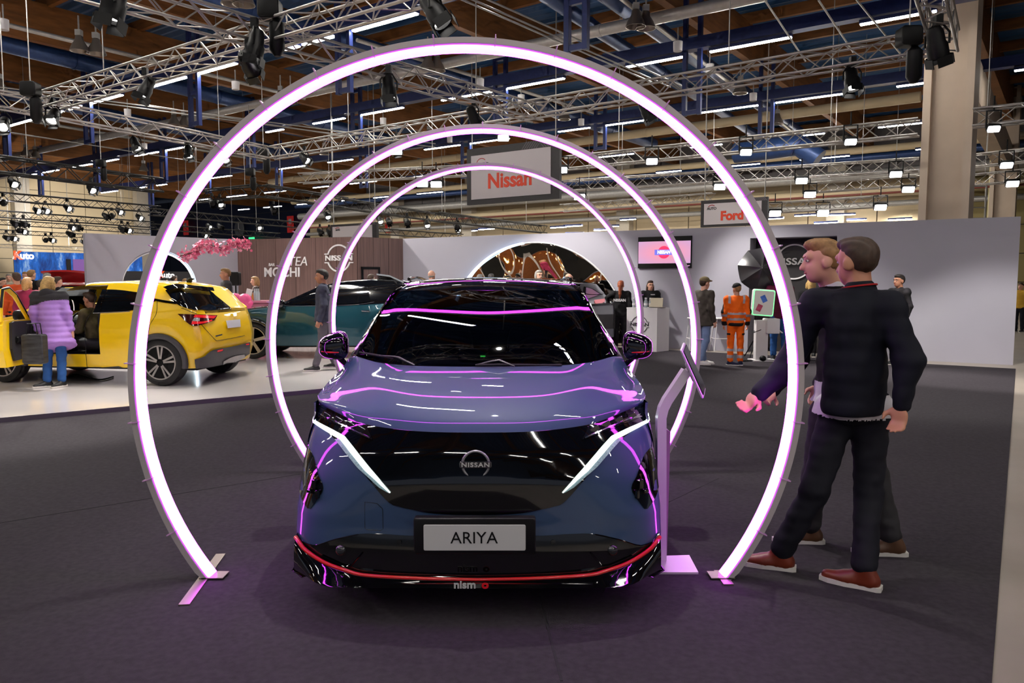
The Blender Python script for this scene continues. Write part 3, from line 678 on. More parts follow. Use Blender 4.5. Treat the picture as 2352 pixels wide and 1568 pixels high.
# ---------------------------------------------------------------- the three light rings
D1=F*H/(1345-642)
M_ledc=mat('neon_core',C(255,235,255),.3,emit=(.70,.053,1,1),es=13.5)
M_edge_glow=mat('neon_edge_glow',C(200,90,220),.3,emit=(.6,.1,.85,1),es=.9)
M_chan=mat('ring_channel',C(184,174,178),.45,metal=.15)
M_clip=mat('clear_clip',C(230,170,235),.2,alpha=.75)
RR=1.816
def ring(i,d,uc,vt,lab):
    top=PY(uc,vt,d); cz=top.z-RR; cx=top.x; o=thing('light_ring',lab,'light ring',(cx,d,0),group='magenta light rings')
    a0=math.asin((cz)/RR)+.004   # angle below the horizontal where the ring meets the floor
    A0=-a0; A1=PI+a0; n=120
    def sweep(prof,name,m,closed=True,sm=60):
        rows=[[Vector((cx+r*math.cos(A0+(A1-A0)*k/n),d+y,max(.012,cz+r*math.sin(A0+(A1-A0)*k/n)))) for r,y in prof] for k in range(n+1)]
        mb=MB().grid(rows,cu=closed)
        if closed: 
            P=len(prof); mb.f+=[tuple(range(P)),tuple(range(n*P,n*P+P))]; mb.mi+=[0,0]
        return mb.build(name,m,o,smooth=sm)
    R=RR
    sweep([(R,-.05),(R-.03,-.05),(R-.034,-.044),(R-.034,.044),(R-.03,.05),(R,.05)],'channel',M_chan,sm=30)
    co=[(R-.034-.034*math.sin(PI*(k+.9)/9.8),-.044*math.cos(PI*(k+.9)/9.8)) for k in range(9)]
    sweep([(R-.034,co[0][1]+.004)]+co+[(R-.034,co[-1][1]-.004)],'neon_tube',M_ledc)
    sweep([(R-.0335,-.0485),(R-.0365,-.0485),(R-.0385,-.0462),(R-.0365,-.042)],'edge_glow',M_edge_glow); sweep([(R-.0335,.0495),(R-.0385,.0495),(R-.05,.0455),(R-.0385,.042)],'edge_glow',M_edge_glow)  # dim purple strips stand in for the glow along the tube edges
    k=int((A1-A0)*RR/.31)
    for j in range(1,k):
        a=A0+(A1-A0)*j/k; e=Vector((math.cos(a),0,math.sin(a))); tn=Vector((-math.sin(a),0,math.cos(a)))
        Rm=Matrix((e,Vector((0,1,0)),tn)).transposed(); c=Vector((cx,d,cz))
        mb=MB(); mb.box(c+e*(R-.012),(.06,.112,.006),R=Rm); mb.build('clip',M_clip,o)
    for s,a in ((-1,A1),(1,A0)):
        x=cx+(R-.02)*math.cos(a)
        mb=MB(); mb.box((x-.012*s*0+(-.02),d-.02,.012),(.055,.72 if s<0 else .2,.007),rz=.12 if s<0 else 0); mb.build('foot_bar',mat('foot_steel',C(150,140,130),.35,metal=.8),o)
        MB().box((x-s*.03,d,.018),(.13,.1,.006)).build('foot_plate',MATS['foot_steel'],o)
    return o
ring(0,D1,1068,91,'largest and nearest magenta light ring, around the front of the blue car')
ring(1,D1*1.553,1109,287,'middle magenta light ring, around the windscreen of the blue car')
ring(2,D1*2.144,1116,375,'smallest and farthest magenta light ring, at the rear of the blue car')
# ---------------------------------------------------------------- tablet stand beside the car
M_stand=mat('stand_metal',C(205,200,202),.35,metal=.35)
b0=GR(1508,1322); b1=GR(1604,1322); b2=GR(1583,1282); b3=GR(1512,1284)
o=thing('tablet_stand','white metal stand with tilted tablet beside the blue car','tablet stand',(b0+b2)/2)
MB().prism([b0+UP*.009,b1+UP*.009,b2+UP*.009,b3+UP*.009],(0,0,.012)).build('base_plate',M_stand,o)
Ym=4.33
sp=[PY(1519,1300,Ym),PY(1519,960,Ym),PY(1524,938,Ym),PY(1533,920,Ym),PY(1578,852,Ym)]
sp[0].z=.02
mb=MB()
for off in (0,):
    rows=[]
    for i,p in enumerate(sp):
        t_=(sp[min(i+1,4)]-sp[max(i-1,0)]).normalized(); x=Vector((t_.z,0,-t_.x))*.026
        rows.append([p-x+Vector((0,-.02,0)),p+x+Vector((0,-.02,0)),p+x+Vector((0,.05,0)),p-x+Vector((0,.05,0))])
    mb.grid(rows,cu=True); mb.f+=[(0,1,2,3),(16,17,18,19)]; mb.mi+=[0,0]
mb.build('post',M_stand,o)
MB().prism([PY(1529,985,Ym),PY(1540,992,Ym),PY(1532,1274,Ym),PY(1528,1276,Ym)],(0,.16,0)).build('post_flange',mat('stand_back',C(120,100,112),.5),o)
ta=PY(1566,797,Ym); tb_=PY(1616,908,Ym); ax=(tb_-ta).normalized(); wd=Vector((.30,.94,.12)); wd=(wd-ax*wd.dot(ax)).normalized(); nn=ax.cross(wd)
R=Matrix((wd,ax,nn)).transposed(); tc=(ta+tb_)/2+wd*.03
MB().rbox(tc,(.2,(tb_-ta).length,.014),.015,axis=2,R=R).build('tablet_case',M_stand,o)
MB().rbox(tc+nn*.009,(.18,(tb_-ta).length-.03,.006),.01,axis=2,R=R).build('tablet_screen',mat('screen_off',C(16,16,22),.08),o)
MB().rbox(tc-nn*.014,(.09,.12,.02),.015,axis=2,R=R).build('mount_plate',M_galv,o)
MB().tube(tc-nn*.02,PY(1578,852,Ym)+Vector((0,.015,0)),.018,n=8).build('hinge',M_galv,o)
# ---------------------------------------------------------------- screen on the wall
c0=wR.at(1467,544,.05); c1=wR.at(1589,618,.05); x0,zb=wR.sz(1467,616); x1=wR.sz(1589,600)[0]; zt=wR.sz(1467,545)[1]
zc=(zt+zb)/2; xc=(x0+x1)/2; Wd=x1-x0; Ht=zt-zb; a=math.atan2(RTI.y,RTI.x); cc=wR.P(xc,zc,.03)
o=thing('wall_screen','wall screen with pink picture and old style logo','screen',cc)
MB().box(cc,(Wd,.06,Ht),rz=a).build('bezel',M_black,o)
ms_=bpy.data.materials.new('screen_pink'); ms_.use_nodes=True; nt=ms_.node_tree; b=nt.nodes['Principled BSDF']
tcn=nt.nodes.new('ShaderNodeTexCoord'); gr=nt.nodes.new('ShaderNodeTexGradient'); gr.gradient_type='SPHERICAL'; mp=nt.nodes.new('ShaderNodeMapping'); mp.inputs['Location'].default_value=(-.5*1.3,-.5*1.3,0); mp.inputs['Scale'].default_value=(1.3,0,1.3); mp.inputs['Location'].default_value=(-.65,0,-.65)
rp=nt.nodes.new('ShaderNodeValToRGB'); rp.color_ramp.elements[0].color=C(196,160,205); rp.color_ramp.elements[1].color=C(250,150,165)
nt.links.new(tcn.outputs['Generated'],mp.inputs[0]); nt.links.new(mp.outputs[0],gr.inputs[0]); nt.links.new(gr.outputs[0],rp.inputs[0]); nt.links.new(rp.outputs[0],b.inputs['Emission Color']); b.inputs['Emission Strength'].default_value=.95; b.inputs['Base Color'].default_value=(.02,.02,.02,1)
MB().box(cc+wR.n*.033,(Wd*.98,.006,Ht*.70),rz=a).build('picture',ms_,o)
MB().lathe([(Ht*.2,0),(Ht*.2,.004)],cc+wR.n*.036,wR.n,28).build('logo_disc',mat('logo_red',C(235,50,95),.5,emit=C(235,50,95),es=.9),o)
MB().box(cc+wR.n*.043,(Wd*.35,.004,Ht*.17),rz=a).build('logo_bar',mat('logo_blue',C(110,110,215),.5,emit=C(110,110,215),es=.9),o)
text('NISSAN',Ht*.15,cc+wR.n*.047,RTI,UP,mat('logo_white',C(250,250,255),.5,emit=(1,1,1,1),es=.95),o,ext=.002,bold=.004,wide=.85)
# ---------------------------------------------------------------- reception counter
k0=GR(1508,809); k1=k0+(GR(1536,806)-k0); fx=-RTI; cr=k0+fx*.0
depth=(k1-k0); o=thing('reception_counter','white reception counter with round emblem by the right wall','counter',k0)
pp=[k0,k1,k1+fx*.74,k0+fx*.74]
MB().prism([p+UP*.01 for p in pp],(0,0,.97)).build('body',M_white,o); 
cen=(pp[0]+pp[2])/2; MB().prism([p+(p-cen)*.015+UP*.98 for p in pp],(0,0,.03)).build('countertop',M_white,o)
nf=Vector((fx.y,-fx.x,0)); nf=nf if nf.dot(EYE-k0)>0 else -nf
logo(k0+fx*.42+UP*.62+nf*.003,-fx,.2,M_dark,o,th=.006,lw=.07)
M_btl=mat('clear_bottle',C(190,200,205),.1,alpha=.6)
for i,(f,dd_) in enumerate(((.62,.2),(.30,.15),(.24,.28),(.36,.3))):
    p=k0+fx*(f)+depth*dd_*.8+UP*1.012; b=thing('water_bottle',['single clear water bottle on the counter in front of the woman','front left clear bottle of the three by the laptop','front right clear bottle of the three by the laptop','rear clear bottle of the three by the laptop'][i],'bottle',p,group='bottles on the counter')
    MB().lathe([(.03,0),(.033,.02),(.033,.13),(.014,.18),(.014,.2)],p,(0,0,1),12).build('glass',M_btl,b,smooth=60); MB().lathe([(.016,.2),(.016,.225)],p,(0,0,1),10).build('cap',M_white,b); MB().lathe([(.0345,.05),(.0345,.1)],p,(0,0,1),12).build('paper_label',M_white,b,smooth=60)
p=k0+fx*.12+depth*.45+UP*1.012; b=thing('laptop','open silver laptop on the right end of the counter','laptop',p)
MB().rbox(p+UP*.008,(.33,.23,.014),.015,axis=2,R=Matrix.Rotation(a,3,'Z')).build('keyboard_deck',M_alu,b)
sc_=Matrix.Rotation(a,3,'Z')@Matrix.Rotation(math.radians(-100+180+0),3,'X'); MB().rbox(p-wR.n*-.12+UP*.12,(.33,.21,.01),.012,axis=2,R=sc_).build('lid',mat('laptop_lid',C(190,180,160),.4,metal=.5),b)
# bar stools: white wire
for i,(u,v,l) in enumerate(((1598,806,'white wire bar stool left of the person in orange'),(1655,806,'white wire bar stool behind the person in orange'))):
    p=GR(u,v); o=thing('bar_stool',l,'stool',p,group='wire bar stools')
    MB().rbox(p+UP*.76,(.38,.38,.03),.08,axis=2).build('seat',M_white,o,smooth=40)
    for sx,sy in((-1,-1),(1,-1),(1,1),(-1,1)): MB().tube(p+Vector((sx*.2,sy*.2,.01)),p+Vector((sx*.13,sy*.13,.75)),.011,n=6).build('leg',M_white,o,smooth=60)
    MB().path([p+Vector((sx*.18,sy*.18,.3)) for sx,sy in((-1,-1),(1,-1),(1,1),(-1,1))],.009,n=5,closed=True).build('foot_rail',M_white,o)
# ---------------------------------------------------------------- photo booth and umbrella
p=GR(1746,829); o=thing('photo_booth','white photo booth with green lit screen before dark recess','photo booth',p)
Y=p.y; fr=lambda u,v,dy=0:PY(u,v,Y+dy)
zt=fr(1746,735).z; MB().box(p+UP*(zt/2),(.24,.16,zt)).build('pillar',M_white,o); MB().box(p+Vector((.06,.02,.02)),(.5,.4,.025)).build('base_plate',M_white,o)
sc0=fr(1752,695); Rs=Matrix.Rotation(-.12,3,'Z')@Matrix.Rotation(math.radians(4),3,'Y')
MB().rbox(sc0,(.44,.09,.54),.04,R=Rs).build('screen_case',M_white,o,smooth=40)
MB().rbox(sc0+Vector((0,-.047,0)),(.42,.012,.52),.04,R=Rs).build('green_edge_light',mat('green_led',C(120,255,150),.3,emit=(.2,1,.35,1),es=1.2),o)
MB().rbox(sc0+Vector((0,-.056,0)),(.385,.01,.485),.03,R=Rs).build('screen',mat('booth_screen',C(150,145,140),.3,emit=C(150,145,140),es=.5),o)
for i,(dx,dz,m) in enumerate(((.0,.08,C(40,70,130)),(-.09,-.1,C(120,40,60)),(.09,-.1,C(50,60,120)))):
    MB().box(sc0+Vector((dx,-.064,dz)),(.1,.004,.14),R=Rs@Matrix.Rotation((-.5,.35,-.3)[i],3,'Y')).build('screen_picture',mat(f'photo_print_{i}',m,.4,emit=m,es=.5,var=.6,vscale=18),o)
MB().rbox(fr(1771,748),(.26,.3,.3),.02).build('printer',M_white,o); MB().box(fr(1786,757,-.05),(.2,.16,.02),R=Matrix.Rotation(math.radians(38),3,'Y')).build('print_tray',M_white,o)
MB().path([fr(1733,760),fr(1728,762,-.1),fr(1730,764,-.16),fr(1740,760,-.16),fr(1748,757,-.14)],.008,n=5).build('handle_wire',M_black,o)
MB().path([p+Vector((-.22+.07*math.sin(i*1.3)-.008*i,-.12+.06*math.cos(i*1.1),.025)) for i in range(26)],.009,n=5).build('cable',M_black,o); 
MB().ell(p+Vector((.0,-.16,.07)),(.07,.06,.06)).build('cable_drum',M_black,o,smooth=60)
uc=PY(1748,618,Y+.35); o=thing('photo_umbrella','black reflector umbrella on a stand above photo booth','umbrella',(uc.x,uc.y+.1,0))
axu=Vector((-.18,-.95,.12)).normalized(); ex=axu.cross(UP).normalized(); ey=ex.cross(axu)
M_umb=mat('umbrella_satin',C(44,42,46),.32); um=[]
for k in range(8):
    rows=[]
    for j in range(7):
        r=j/6; rows.append([])
        for i in range(5):
            an=2*PI*(k+i/4)/8+.2; sag=.04*math.sin(PI*i/4)*r; rad=.47*r*(1-.06*math.sin(PI*i/4)*r)
            rows[-1].append(uc+axu*(.16-.2*r*r-sag)+ex*(rad*math.cos(an))+ey*(rad*math.sin(an)))
    MB().grid(rows).build('canopy_panel',M_umb,o,smooth=180)
    an=2*PI*k/8+.2; MB().path([uc+axu*(.15-.2*r*r)+ex*(.47*r*math.cos(an))+ey*(.47*r*math.sin(an)) for r in(0,.25,.5,.75,1)],.006,n=5).build('rib',M_galv,o)
MB().tube(uc+axu*.2,uc-axu*.5,.008,n=6).build('shaft',M_galv,o); MB().tube((uc.x+.05,uc.y+.3,.02),(uc.x+.05,uc.y+.3,uc.z),.015,n=6).build('stand_pole',M_black,o)
for k in range(3): MB().tube((uc.x+.05,uc.y+.3,.5),(uc.x+.05+.4*math.cos(2.1*k),uc.y+.3+.4*math.sin(2.1*k)*.5,.02),.012,n=5).build('leg',M_black,o)
# ---------------------------------------------------------------- hanging signs
def hang_sign(u0,u1,vt,vb,Y,word,size,label,m=M_dark,logo_=True):
    a=PY(u0,(vt+vb)/2,Y); hgt=(vb-vt)/F*Y
    k=(u1-1176)/F; t=(k*a.y-a.x)/(.811+.585*k); r=-eA; wd=t; c=a+r*(t/2); n=Vector((r.y,-r.x,0)); n=n if n.dot(EYE-c)>0 else -n
    az=math.atan2(r.y,r.x); o=thing('hanging_sign',label,'sign',c)
    MB().box(c,(wd,.12,hgt),rz=az).build('board',m,o)
    wc=c+n*.07-UP*(.02*hgt)-r*(wd*.015); MB().box(wc,(wd*.86,.03,hgt*.78),rz=az).build('white_panel',mat('sign_panel',C(196,188,192),.45),o)
    text(word,size,wc+n*.02-UP*.1*hgt,r,UP,mat('sign_orange',C(222,66,34),.5),o,ext=.004,bold=.02)
    lg=wc+n*.02-r*wd*.31+UP*hgt*.2
    text('AUTO',hgt*.13,lg,r,UP,M_dark,o,ext=.003,bold=.004); ar=[lg+r*(wd*.06*math.cos(x))+UP*(hgt*.12*math.sin(x)+hgt*.01) for x in [PI*.25+PI*.6*i/8 for i in range(9)]]
    MB().path(ar,.012,n=4).build('logo_arc',mat('logo_arc_red',C(180,40,40),.5),o)
    pr=None
    for i in range(14):
        q=c+n*.062+r*(wd*(.14+.025*i))+UP*(hgt*.44)
        MB().box(q,(.03,.006,hgt*.16),R=Matrix.Rotation(az,3,'Z')@Matrix.Rotation(.7 if i<7 else -.7,3,'Y')).build('chevron_stripe',mat('chevron_grey',C(92,86,92),.5),o)
    for s in (-.45,.45): MB().tube(c+r*wd*s+UP*hgt/2,c+r*wd*s+UP*(9.8-c.z),.02,n=5).build('hanging_wire',M_galv,o)
hang_sign(1075,1286,346,470,26,'Nissan',.66,'large hanging sign with orange brand word, framed by the small ring top')
hang_sign(1611,1758,462,522,27,'Ford',.42,'smaller hanging sign with orange word above the right grey wall')
hang_sign(762,870,517,556,31,'',.3,'hanging sign mostly hidden behind the dark wood wall')
# ---------------------------------------------------------------- banners far left
wB=Plane(PY(20,600,50),PY(20,600,50)+eB*10)
def quad_on(pl,u0,v0,u1,v1,m,name,parent,off=0,th=.05):
    x0,z1=pl.sz(u0,v0); x1,z0=pl.sz(u1,v1); z0=max(z0,.0)
    return MB().box(pl.P((x0+x1)/2,(z0+z1)/2,off),(abs(x1-x0),th,z1-z0),rz=math.atan2(pl.t.y,pl.t.x)).build(name,m,parent)
c=wB.at(110,620); o=thing('banner_wall','wide blue banner wall with snowy forest at the left','banner',(c.x,c.y,0))
mbn=bpy.data.materials.new('forest_print'); mbn.use_nodes=True; nt=mbn.node_tree; b=nt.nodes['Principled BSDF']; b.inputs['Roughness'].default_value=.4
tcn=nt.nodes.new('ShaderNodeTexCoord'); mp=nt.nodes.new('ShaderNodeMapping'); mp.inputs['Scale'].default_value=(1.6,1.6,.5); nz_=nt.nodes.new('ShaderNodeTexNoise'); nz_.inputs['Scale'].default_value=1.1; nz_.inputs['Detail'].default_value=9; nz_.inputs['Roughness'].default_value=.7
rp=nt.nodes.new('ShaderNodeValToRGB'); E=rp.color_ramp.elements; E[0].position=.35; E[0].color=C(6,40,110); E[1].position=.72; E[1].color=C(190,225,250); e=E.new(.55); e.color=C(24,105,205)
nt.links.new(tcn.outputs['Object'],mp.inputs[0]); nt.links.new(mp.outputs[0],nz_.inputs[0]); nt.links.new(nz_.outputs[0],rp.inputs[0]); nt.links.new(rp.outputs[0],b.inputs['Base Color']); nt.links.new(rp.outputs[0],b.inputs['Emission Color']); b.inputs['Emission Strength'].default_value=.35
quad_on(wB,31,577,330,690,mbn,'printed_face',o)
rb=wB.t if wB.t.x>0 else -wB.t
text('K',.75,wB.at(40,587,.06),rb,UP,mat('orange_letter',C(240,96,40),.5,emit=C(240,96,40),es=.4),o,bold=.04); text('Auto',.62,wB.at(54,587.5,.06),rb,UP,mat('white_glow',C(240,240,245),.5,emit=(1,1,1,1),es=.6),o,bold=.03)
text('markkinointi',.5,wB.at(108,632,.06),rb,UP,MATS['white_glow'],o,bold=.02) if False else None
wB2=Plane(PY(150,600,44),PY(150,600,44)+eB*10); c=wB2.at(170,612); o=thing('banner_panel','dark and purple panel in front of the blue banner wall','banner',(c.x,c.y,0))
quad_on(wB2,152,595,167,700,M_dark,'dark_face',o); quad_on(wB2,167,595,215,700,mat('purple_print',C(150,105,190),.4,emit=C(150,105,190),es=.25),'purple_face',o)
wB3=Plane(PY(380,640,33),PY(380,640,33)+eB*10); c=wB3.at(380,640); o=thing('partition','black partition with brand word seen through the round opening','partition',(c.x,c.y,0))
quad_on(wB3,250,622,520,760,mat('anthracite',C(46,44,50),.5),'panel',o); r3=wB3.t if wB3.t.x>0 else -wB3.t
text('K',.42,wB3.at(371,632,.05),r3,UP,MATS['orange_letter'],o,bold=.02); text('Auto',.36,wB3.at(382.5,632,.05),r3,UP,MATS['white_glow'],o,bold=.012)
quad_on(wB3,395,633,405,644,M_white,'notice',o,.04)
# ---------------------------------------------------------------- cherry branch on the left wall
Yb=19.6
br=[(414,587),(428,584),(445,578),(455,566),(468,558),(484,564),(500,566),(512,571),(522,562),(534,556),(546,558),(560,556),(573,562)]
bp_=[PY(u,v,Yb+.03*i) for i,(u,v) in enumerate(br)]
o=thing('cherry_branch','pink artificial cherry blossom branch hanging before the grey wall corner','branch',bp_[6])
MB().path(bp_,[.02-.001*i for i in range(13)],n=6).build('twig',mat('twig_bark',C(70,50,45),.8),o,smooth=60)
for i in (3,9): MB().tube(bp_[i],bp_[i]+UP*2.5,.004,n=4).build('hanging_wire',M_galv,o)
rnd=random.Random(3); M_bl=[mat(f'blossom_{k}',c,.7) for k,c in enumerate((C(238,130,165),C(245,160,185),C(226,105,145)))]
bms=[MB(),MB(),MB()]
for s in range(520):
    f=rnd.random()*11.99; i=int(f); p=bp_[i].lerp(bp_[i+1],f-i)+Vector((rnd.gauss(0,.05),rnd.gauss(0,.05),rnd.gauss(-.05,.075)))
    q=Matrix.Rotation(rnd.random()*6,3,Vector((rnd.random()-.5,rnd.random()-.5,rnd.random()-.5)).normalized()); mb=bms[s%3]; r=.03+.012*rnd.random()
    for k in range(5):
        a_=2*PI*k/5; d_=q@Vector((math.cos(a_),math.sin(a_),.35)); sd=q@Vector((-math.sin(a_),math.cos(a_),0))
        mb.add([p,p+d_*r*.7+sd*r*.5,p+d_*r*1.25,p+d_*r*.7-sd*r*.5],[(0,1,2,3)])
for m_,mb in zip(M_bl,bms): mb.build('blossoms',m_,o,kind='stuff')
# bar counter in front of the wooden wall
q0=PY(548,692,19.2); q1=PY(630,692,19.0); o=thing('bar_counter','pink bar counter in front of the dark wood wall','counter',((q0.x+q1.x)/2,19.1,0))
zz=q0.z; MB().box(((q0.x+q1.x)/2,19.3,zz/2+.03),(q1.x-q0.x,.5,zz-.1)).build('front',mat('bar_pink',C(150,90,110),.5),o); MB().box(((q0.x+q1.x)/2,19.28,zz),(q1.x-q0.x+.1,.6,.05)).build('top',mat('bar_top',C(176,110,130),.35),o)
for i,(u,h_) in enumerate(((586,.3),(590,.3),(594,.3),(582,.2))):
    p=PY(u,692,19.15); p.z=zz+.026; b=thing('bar_bottle',f'{"clear" if i<3 else "small amber"} bottle on the pink bar counter'+(f', {ORD[i]} of the clear three' if i<3 else ''),'bottle',p,group='bar bottles')
    MB().lathe([(.04,0),(.04,h_*.65),(.016,h_*.8),(.016,h_)],p,(0,0,1),10).build('glass',M_btl if i<3 else mat('amber',C(160,90,30),.2),b,smooth=60); MB().lathe([(.019,h_),(.019,h_+.03)],p,(0,0,1),8).build('cap',M_black,b)
p=PY(571,692,19.1); p.z=zz+.026; b=thing('menu_stand','white slanted menu card holder on the pink bar counter','menu',p)
MB().box(p+Vector((0,0,.14)),(.14,.02,.3),R=Matrix.Rotation(.25,3,'Y')).build('card',M_white,b); MB().box(p+UP*.012,(.2,.12,.02)).build('foot',M_white,b)
M_pink=mat('balloon_pink',C(240,90,150),.25)
for i,(u,v,r) in enumerate(((540,688,.16),(562,690,.17),(572,697,.1),(566,703,.12))):
    p=PY(u,v,18.4); b=thing('balloon',['pink balloon behind the yellow car, leftmost','large pink balloon right of the walking man','small pink balloon near the counter end','lower pink balloon above the teal car bonnet'][i],'balloon',p,group='pink balloons')
    MB().lathe([(.001,-r*1.15),(r*.45,-r*.9),(r*.86,-r*.4),(r,.1*r),(r*.85,r*.6),(r*.45,r*.92),(.001,r)],p,(0,0,1),14).build('skin',M_pink,b,smooth=180); MB().lathe([(.001,-r*1.1),(r*.12,-r*1.25)],p,(0,0,1),8).build('knot',M_pink,b); MB().tube(p-UP*r*1.2,Vector((p.x,p.y,.07)),.004,n=4).build('string',M_white,b)
# speaker on a stand at the corner of the wall
p=PY(541,640,18.9); b=thing('loudspeaker','black loudspeaker on a pole at the wood wall corner','speaker',(p.x,p.y,.06))
MB().rbox(p,(.22,.2,.34),.04).build('cabinet',M_black,b); MB().tube((p.x,p.y,.07),p,.02,n=6).build('pole',M_black,b)
# ---------------------------------------------------------------- café stand across the aisle (mirrored in the foil)
cf=Vector((-17.5,10.2,0)); r_=Vector((-.486,.875,0)); n_=Vector((.875,.486,0)); az=math.atan2(r_.y,r_.x)
o=thing('cafe_stand','brown café stand with black fascia mirrored in the foil','stand',cf)
MB().box(cf-n_*2+UP*1.6,(13,.15,3.2),rz=az).build('back_wall',mat('cafe_brown',C(140,84,36),.6,var=.3),o)
MB().box(cf+UP*4.0,(12.5,.3,1.7),rz=az).build('fascia',M_black,o)
MB().box(cf-n_*.9+UP*5.0,(13,2.4,.1),rz=az).build('canopy',M_beige,o)
for i in range(5): MB().box(cf+r_*(-6+3*i)+UP*1.9,(.35,.3,3.8),rz=az).build('post',M_white,o)
for i in range(12):
    p=cf-n_*1+r_*(-5.6+i)+UP*(2.5+.25*(i%3)); b=thing('bulb_lamp',f'warm hanging bulb in the café stand, {ORD[i]} along its front','lamp',p,group='café bulbs')
    MB().ell(p,(.07,.07,.1),8,6).build('bulb',mat('warm_bulb',C(255,190,90),.3,emit=(1,.55,.15,1),es=25),b,smooth=180); MB().tube(p+UP*.1,p+UP*1.0,.01,n=4).build('cord',M_black,b)
# small things on the far walls
nd=(wf+eA*30+eB*2.6)
def far_at(u,v,off=.3):
    n=-eB; p=PL(u,v,wf+eB*3-eB*off-eB*.2,eB); return p
p=far_at(550,525); o=thing('wall_clock','round grey clock on the navy far wall','clock',p)
MB().lathe([(.001,.1),(.8,.1),(.86,.06),(.86,0)],p,-eB,24).build('dial',mat('clock_dial',C(120,120,126),.4),o,smooth=40)
MB().tube(p-eB*.12,p-eB*.12+UP*.6,.04,n=5).build('minute_hand',M_white,o); MB().tube(p-eB*.12,p-eB*.12+eA*-.35-UP*.2,.05,n=5).build('hour_hand',M_white,o)
for u,v,l in ((427,523,'red fire safety sign on the far wall behind the ring side'),(667,515,'red fire safety sign right of the navy wall')):
    p=far_at(u,v); o=thing('fire_sign',l,'sign',p)
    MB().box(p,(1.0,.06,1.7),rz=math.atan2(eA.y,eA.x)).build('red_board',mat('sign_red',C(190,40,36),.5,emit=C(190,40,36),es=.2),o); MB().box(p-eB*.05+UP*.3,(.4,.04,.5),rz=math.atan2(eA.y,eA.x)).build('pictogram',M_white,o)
p=PZ(895,517,4.4); p=PL(895,517,wf-eB*.6,eB); o=thing('fire_sign','red fire hose sign above the right part of the wooden wall','sign',p)
MB().box(p,(1.1,.06,1.3),rz=math.atan2(eA.y,eA.x)).build('red_board',mat('sign_red',C(190,40,36),.5),o); text('F',1.0,p-eB*.05,-eA,UP,M_white,o,bold=.04)
p=far_at(578,549); o=thing('exit_sign','small green lit exit sign low on the navy wall','sign',p); MB().box(p,(.9,.1,.4),rz=math.atan2(eA.y,eA.x)).build('lit_panel',mat('exit_green',C(30,190,80),.4,emit=(.05,.9,.25,1),es=1.5),o)
# bent blue duct and a steel ladder at the right
P=[PZ(1690,352,6.9),PZ(1765,343,6.9),PZ(1835,334,6.9),PZ(1880,366,6.3)]
o=thing('air_duct','short bent blue duct end above the right trusses','duct',P[1]); MB().path(P,.42,n=10).build('pipe',M_bduct,o,smooth=60); MB().path([P[2].lerp(P[3],.0),P[2].lerp(P[3],.06)],.46,n=10).build('joint_collar',M_bsteel,o,smooth=60)
q0=PY(2230,500,22); q1=PY(2262,500,22); o=thing('ladder','steel ladder tower between the right pillars','ladder',((q0.x+q1.x)/2,22,0))
for q in (q0,q1): MB().tube((q.x,22,0),(q.x,22,PY(2230,425,22).z),.03,n=6).build('stile',M_galv,o)
for i in range(14): MB().tube((q0.x,22,.4+.3*i),(q1.x,22,.4+.3*i),.018,n=5).build('rung',M_galv,o)
# ---------------------------------------------------------------- the blue car in the rings
CY0=3.66; CX0=-84.5/F*CY0
car=thing('car','slate blue electric crossover car with black roof standing inside the light rings','car',(CX0,CY0,0))
M_blue=mat('slate_paint',C(50,70,104),.5,metal=.0,coat=1,spec=.2)
M_gloss=mat('gloss_black',C(7,7,9),.06,coat=1)
M_satin=mat('satin_black',C(16,16,18),.4)
M_chrome=mat('chrome',C(200,200,205),.12,metal=1)
M_dchrome=mat('dark_chrome',C(120,118,124),.2,metal=1)
M_redp=mat('red_stripe',C(214,14,30),.3,coat=.6)
M_rub=mat('tyre_rubber',C(28,27,28),.75,var=.15)
M_glass=glass_mat('tinted_glass',(.17,.17,.19,1),1.55)
M_glassd=glass_mat('dark_glass',(.05,.05,.06,1),1.55)
M_drl=mat('day_light',C(240,255,248),.3,emit=(.80,1,.9,1),es=2.6)
M_drl2=mat('day_light_inner',C(120,140,150),.25,emit=(.55,.8,.85,1),es=.14,var=.4,vscale=120)
M_lampg=mat('lamp_lens',C(20,20,24),.04,coat=1)
M_letter=mat('silver_letter',C(205,203,206),.35,metal=.2)
M_inter=mat('car_interior',C(34,33,37),.7)
def itp(tab,x):
    if x<=tab[0][0]: return tab[0][1]
    for (a,b),(c,d) in zip(tab,tab[1:]):
        if x<=c: return b+(d-b)*(x-a)/(c-a)
    return tab[-1][1]
CWd=.975
def nfun(z): return itp([(.15,4.2),(.45,4.0),(.9,2.5),(1.1,2.5)],z)
def dfun(z): return itp([(.15,.37),(.45,.39),(.9,.80),(1.1,.8)],z)
def y0f(z): return itp([(.15,0),(.3,.0),(.42,.02),(.65,.03),(.78,.06),(.89,.11),(1.0,.2)],z)
def ysurf(x,z):
    n=nfun(z); q=min(abs(x)/CWd,.99999); return y0f(z)+.075*x*x+dfun(z)*(1-(1-q**n)**(1/n))
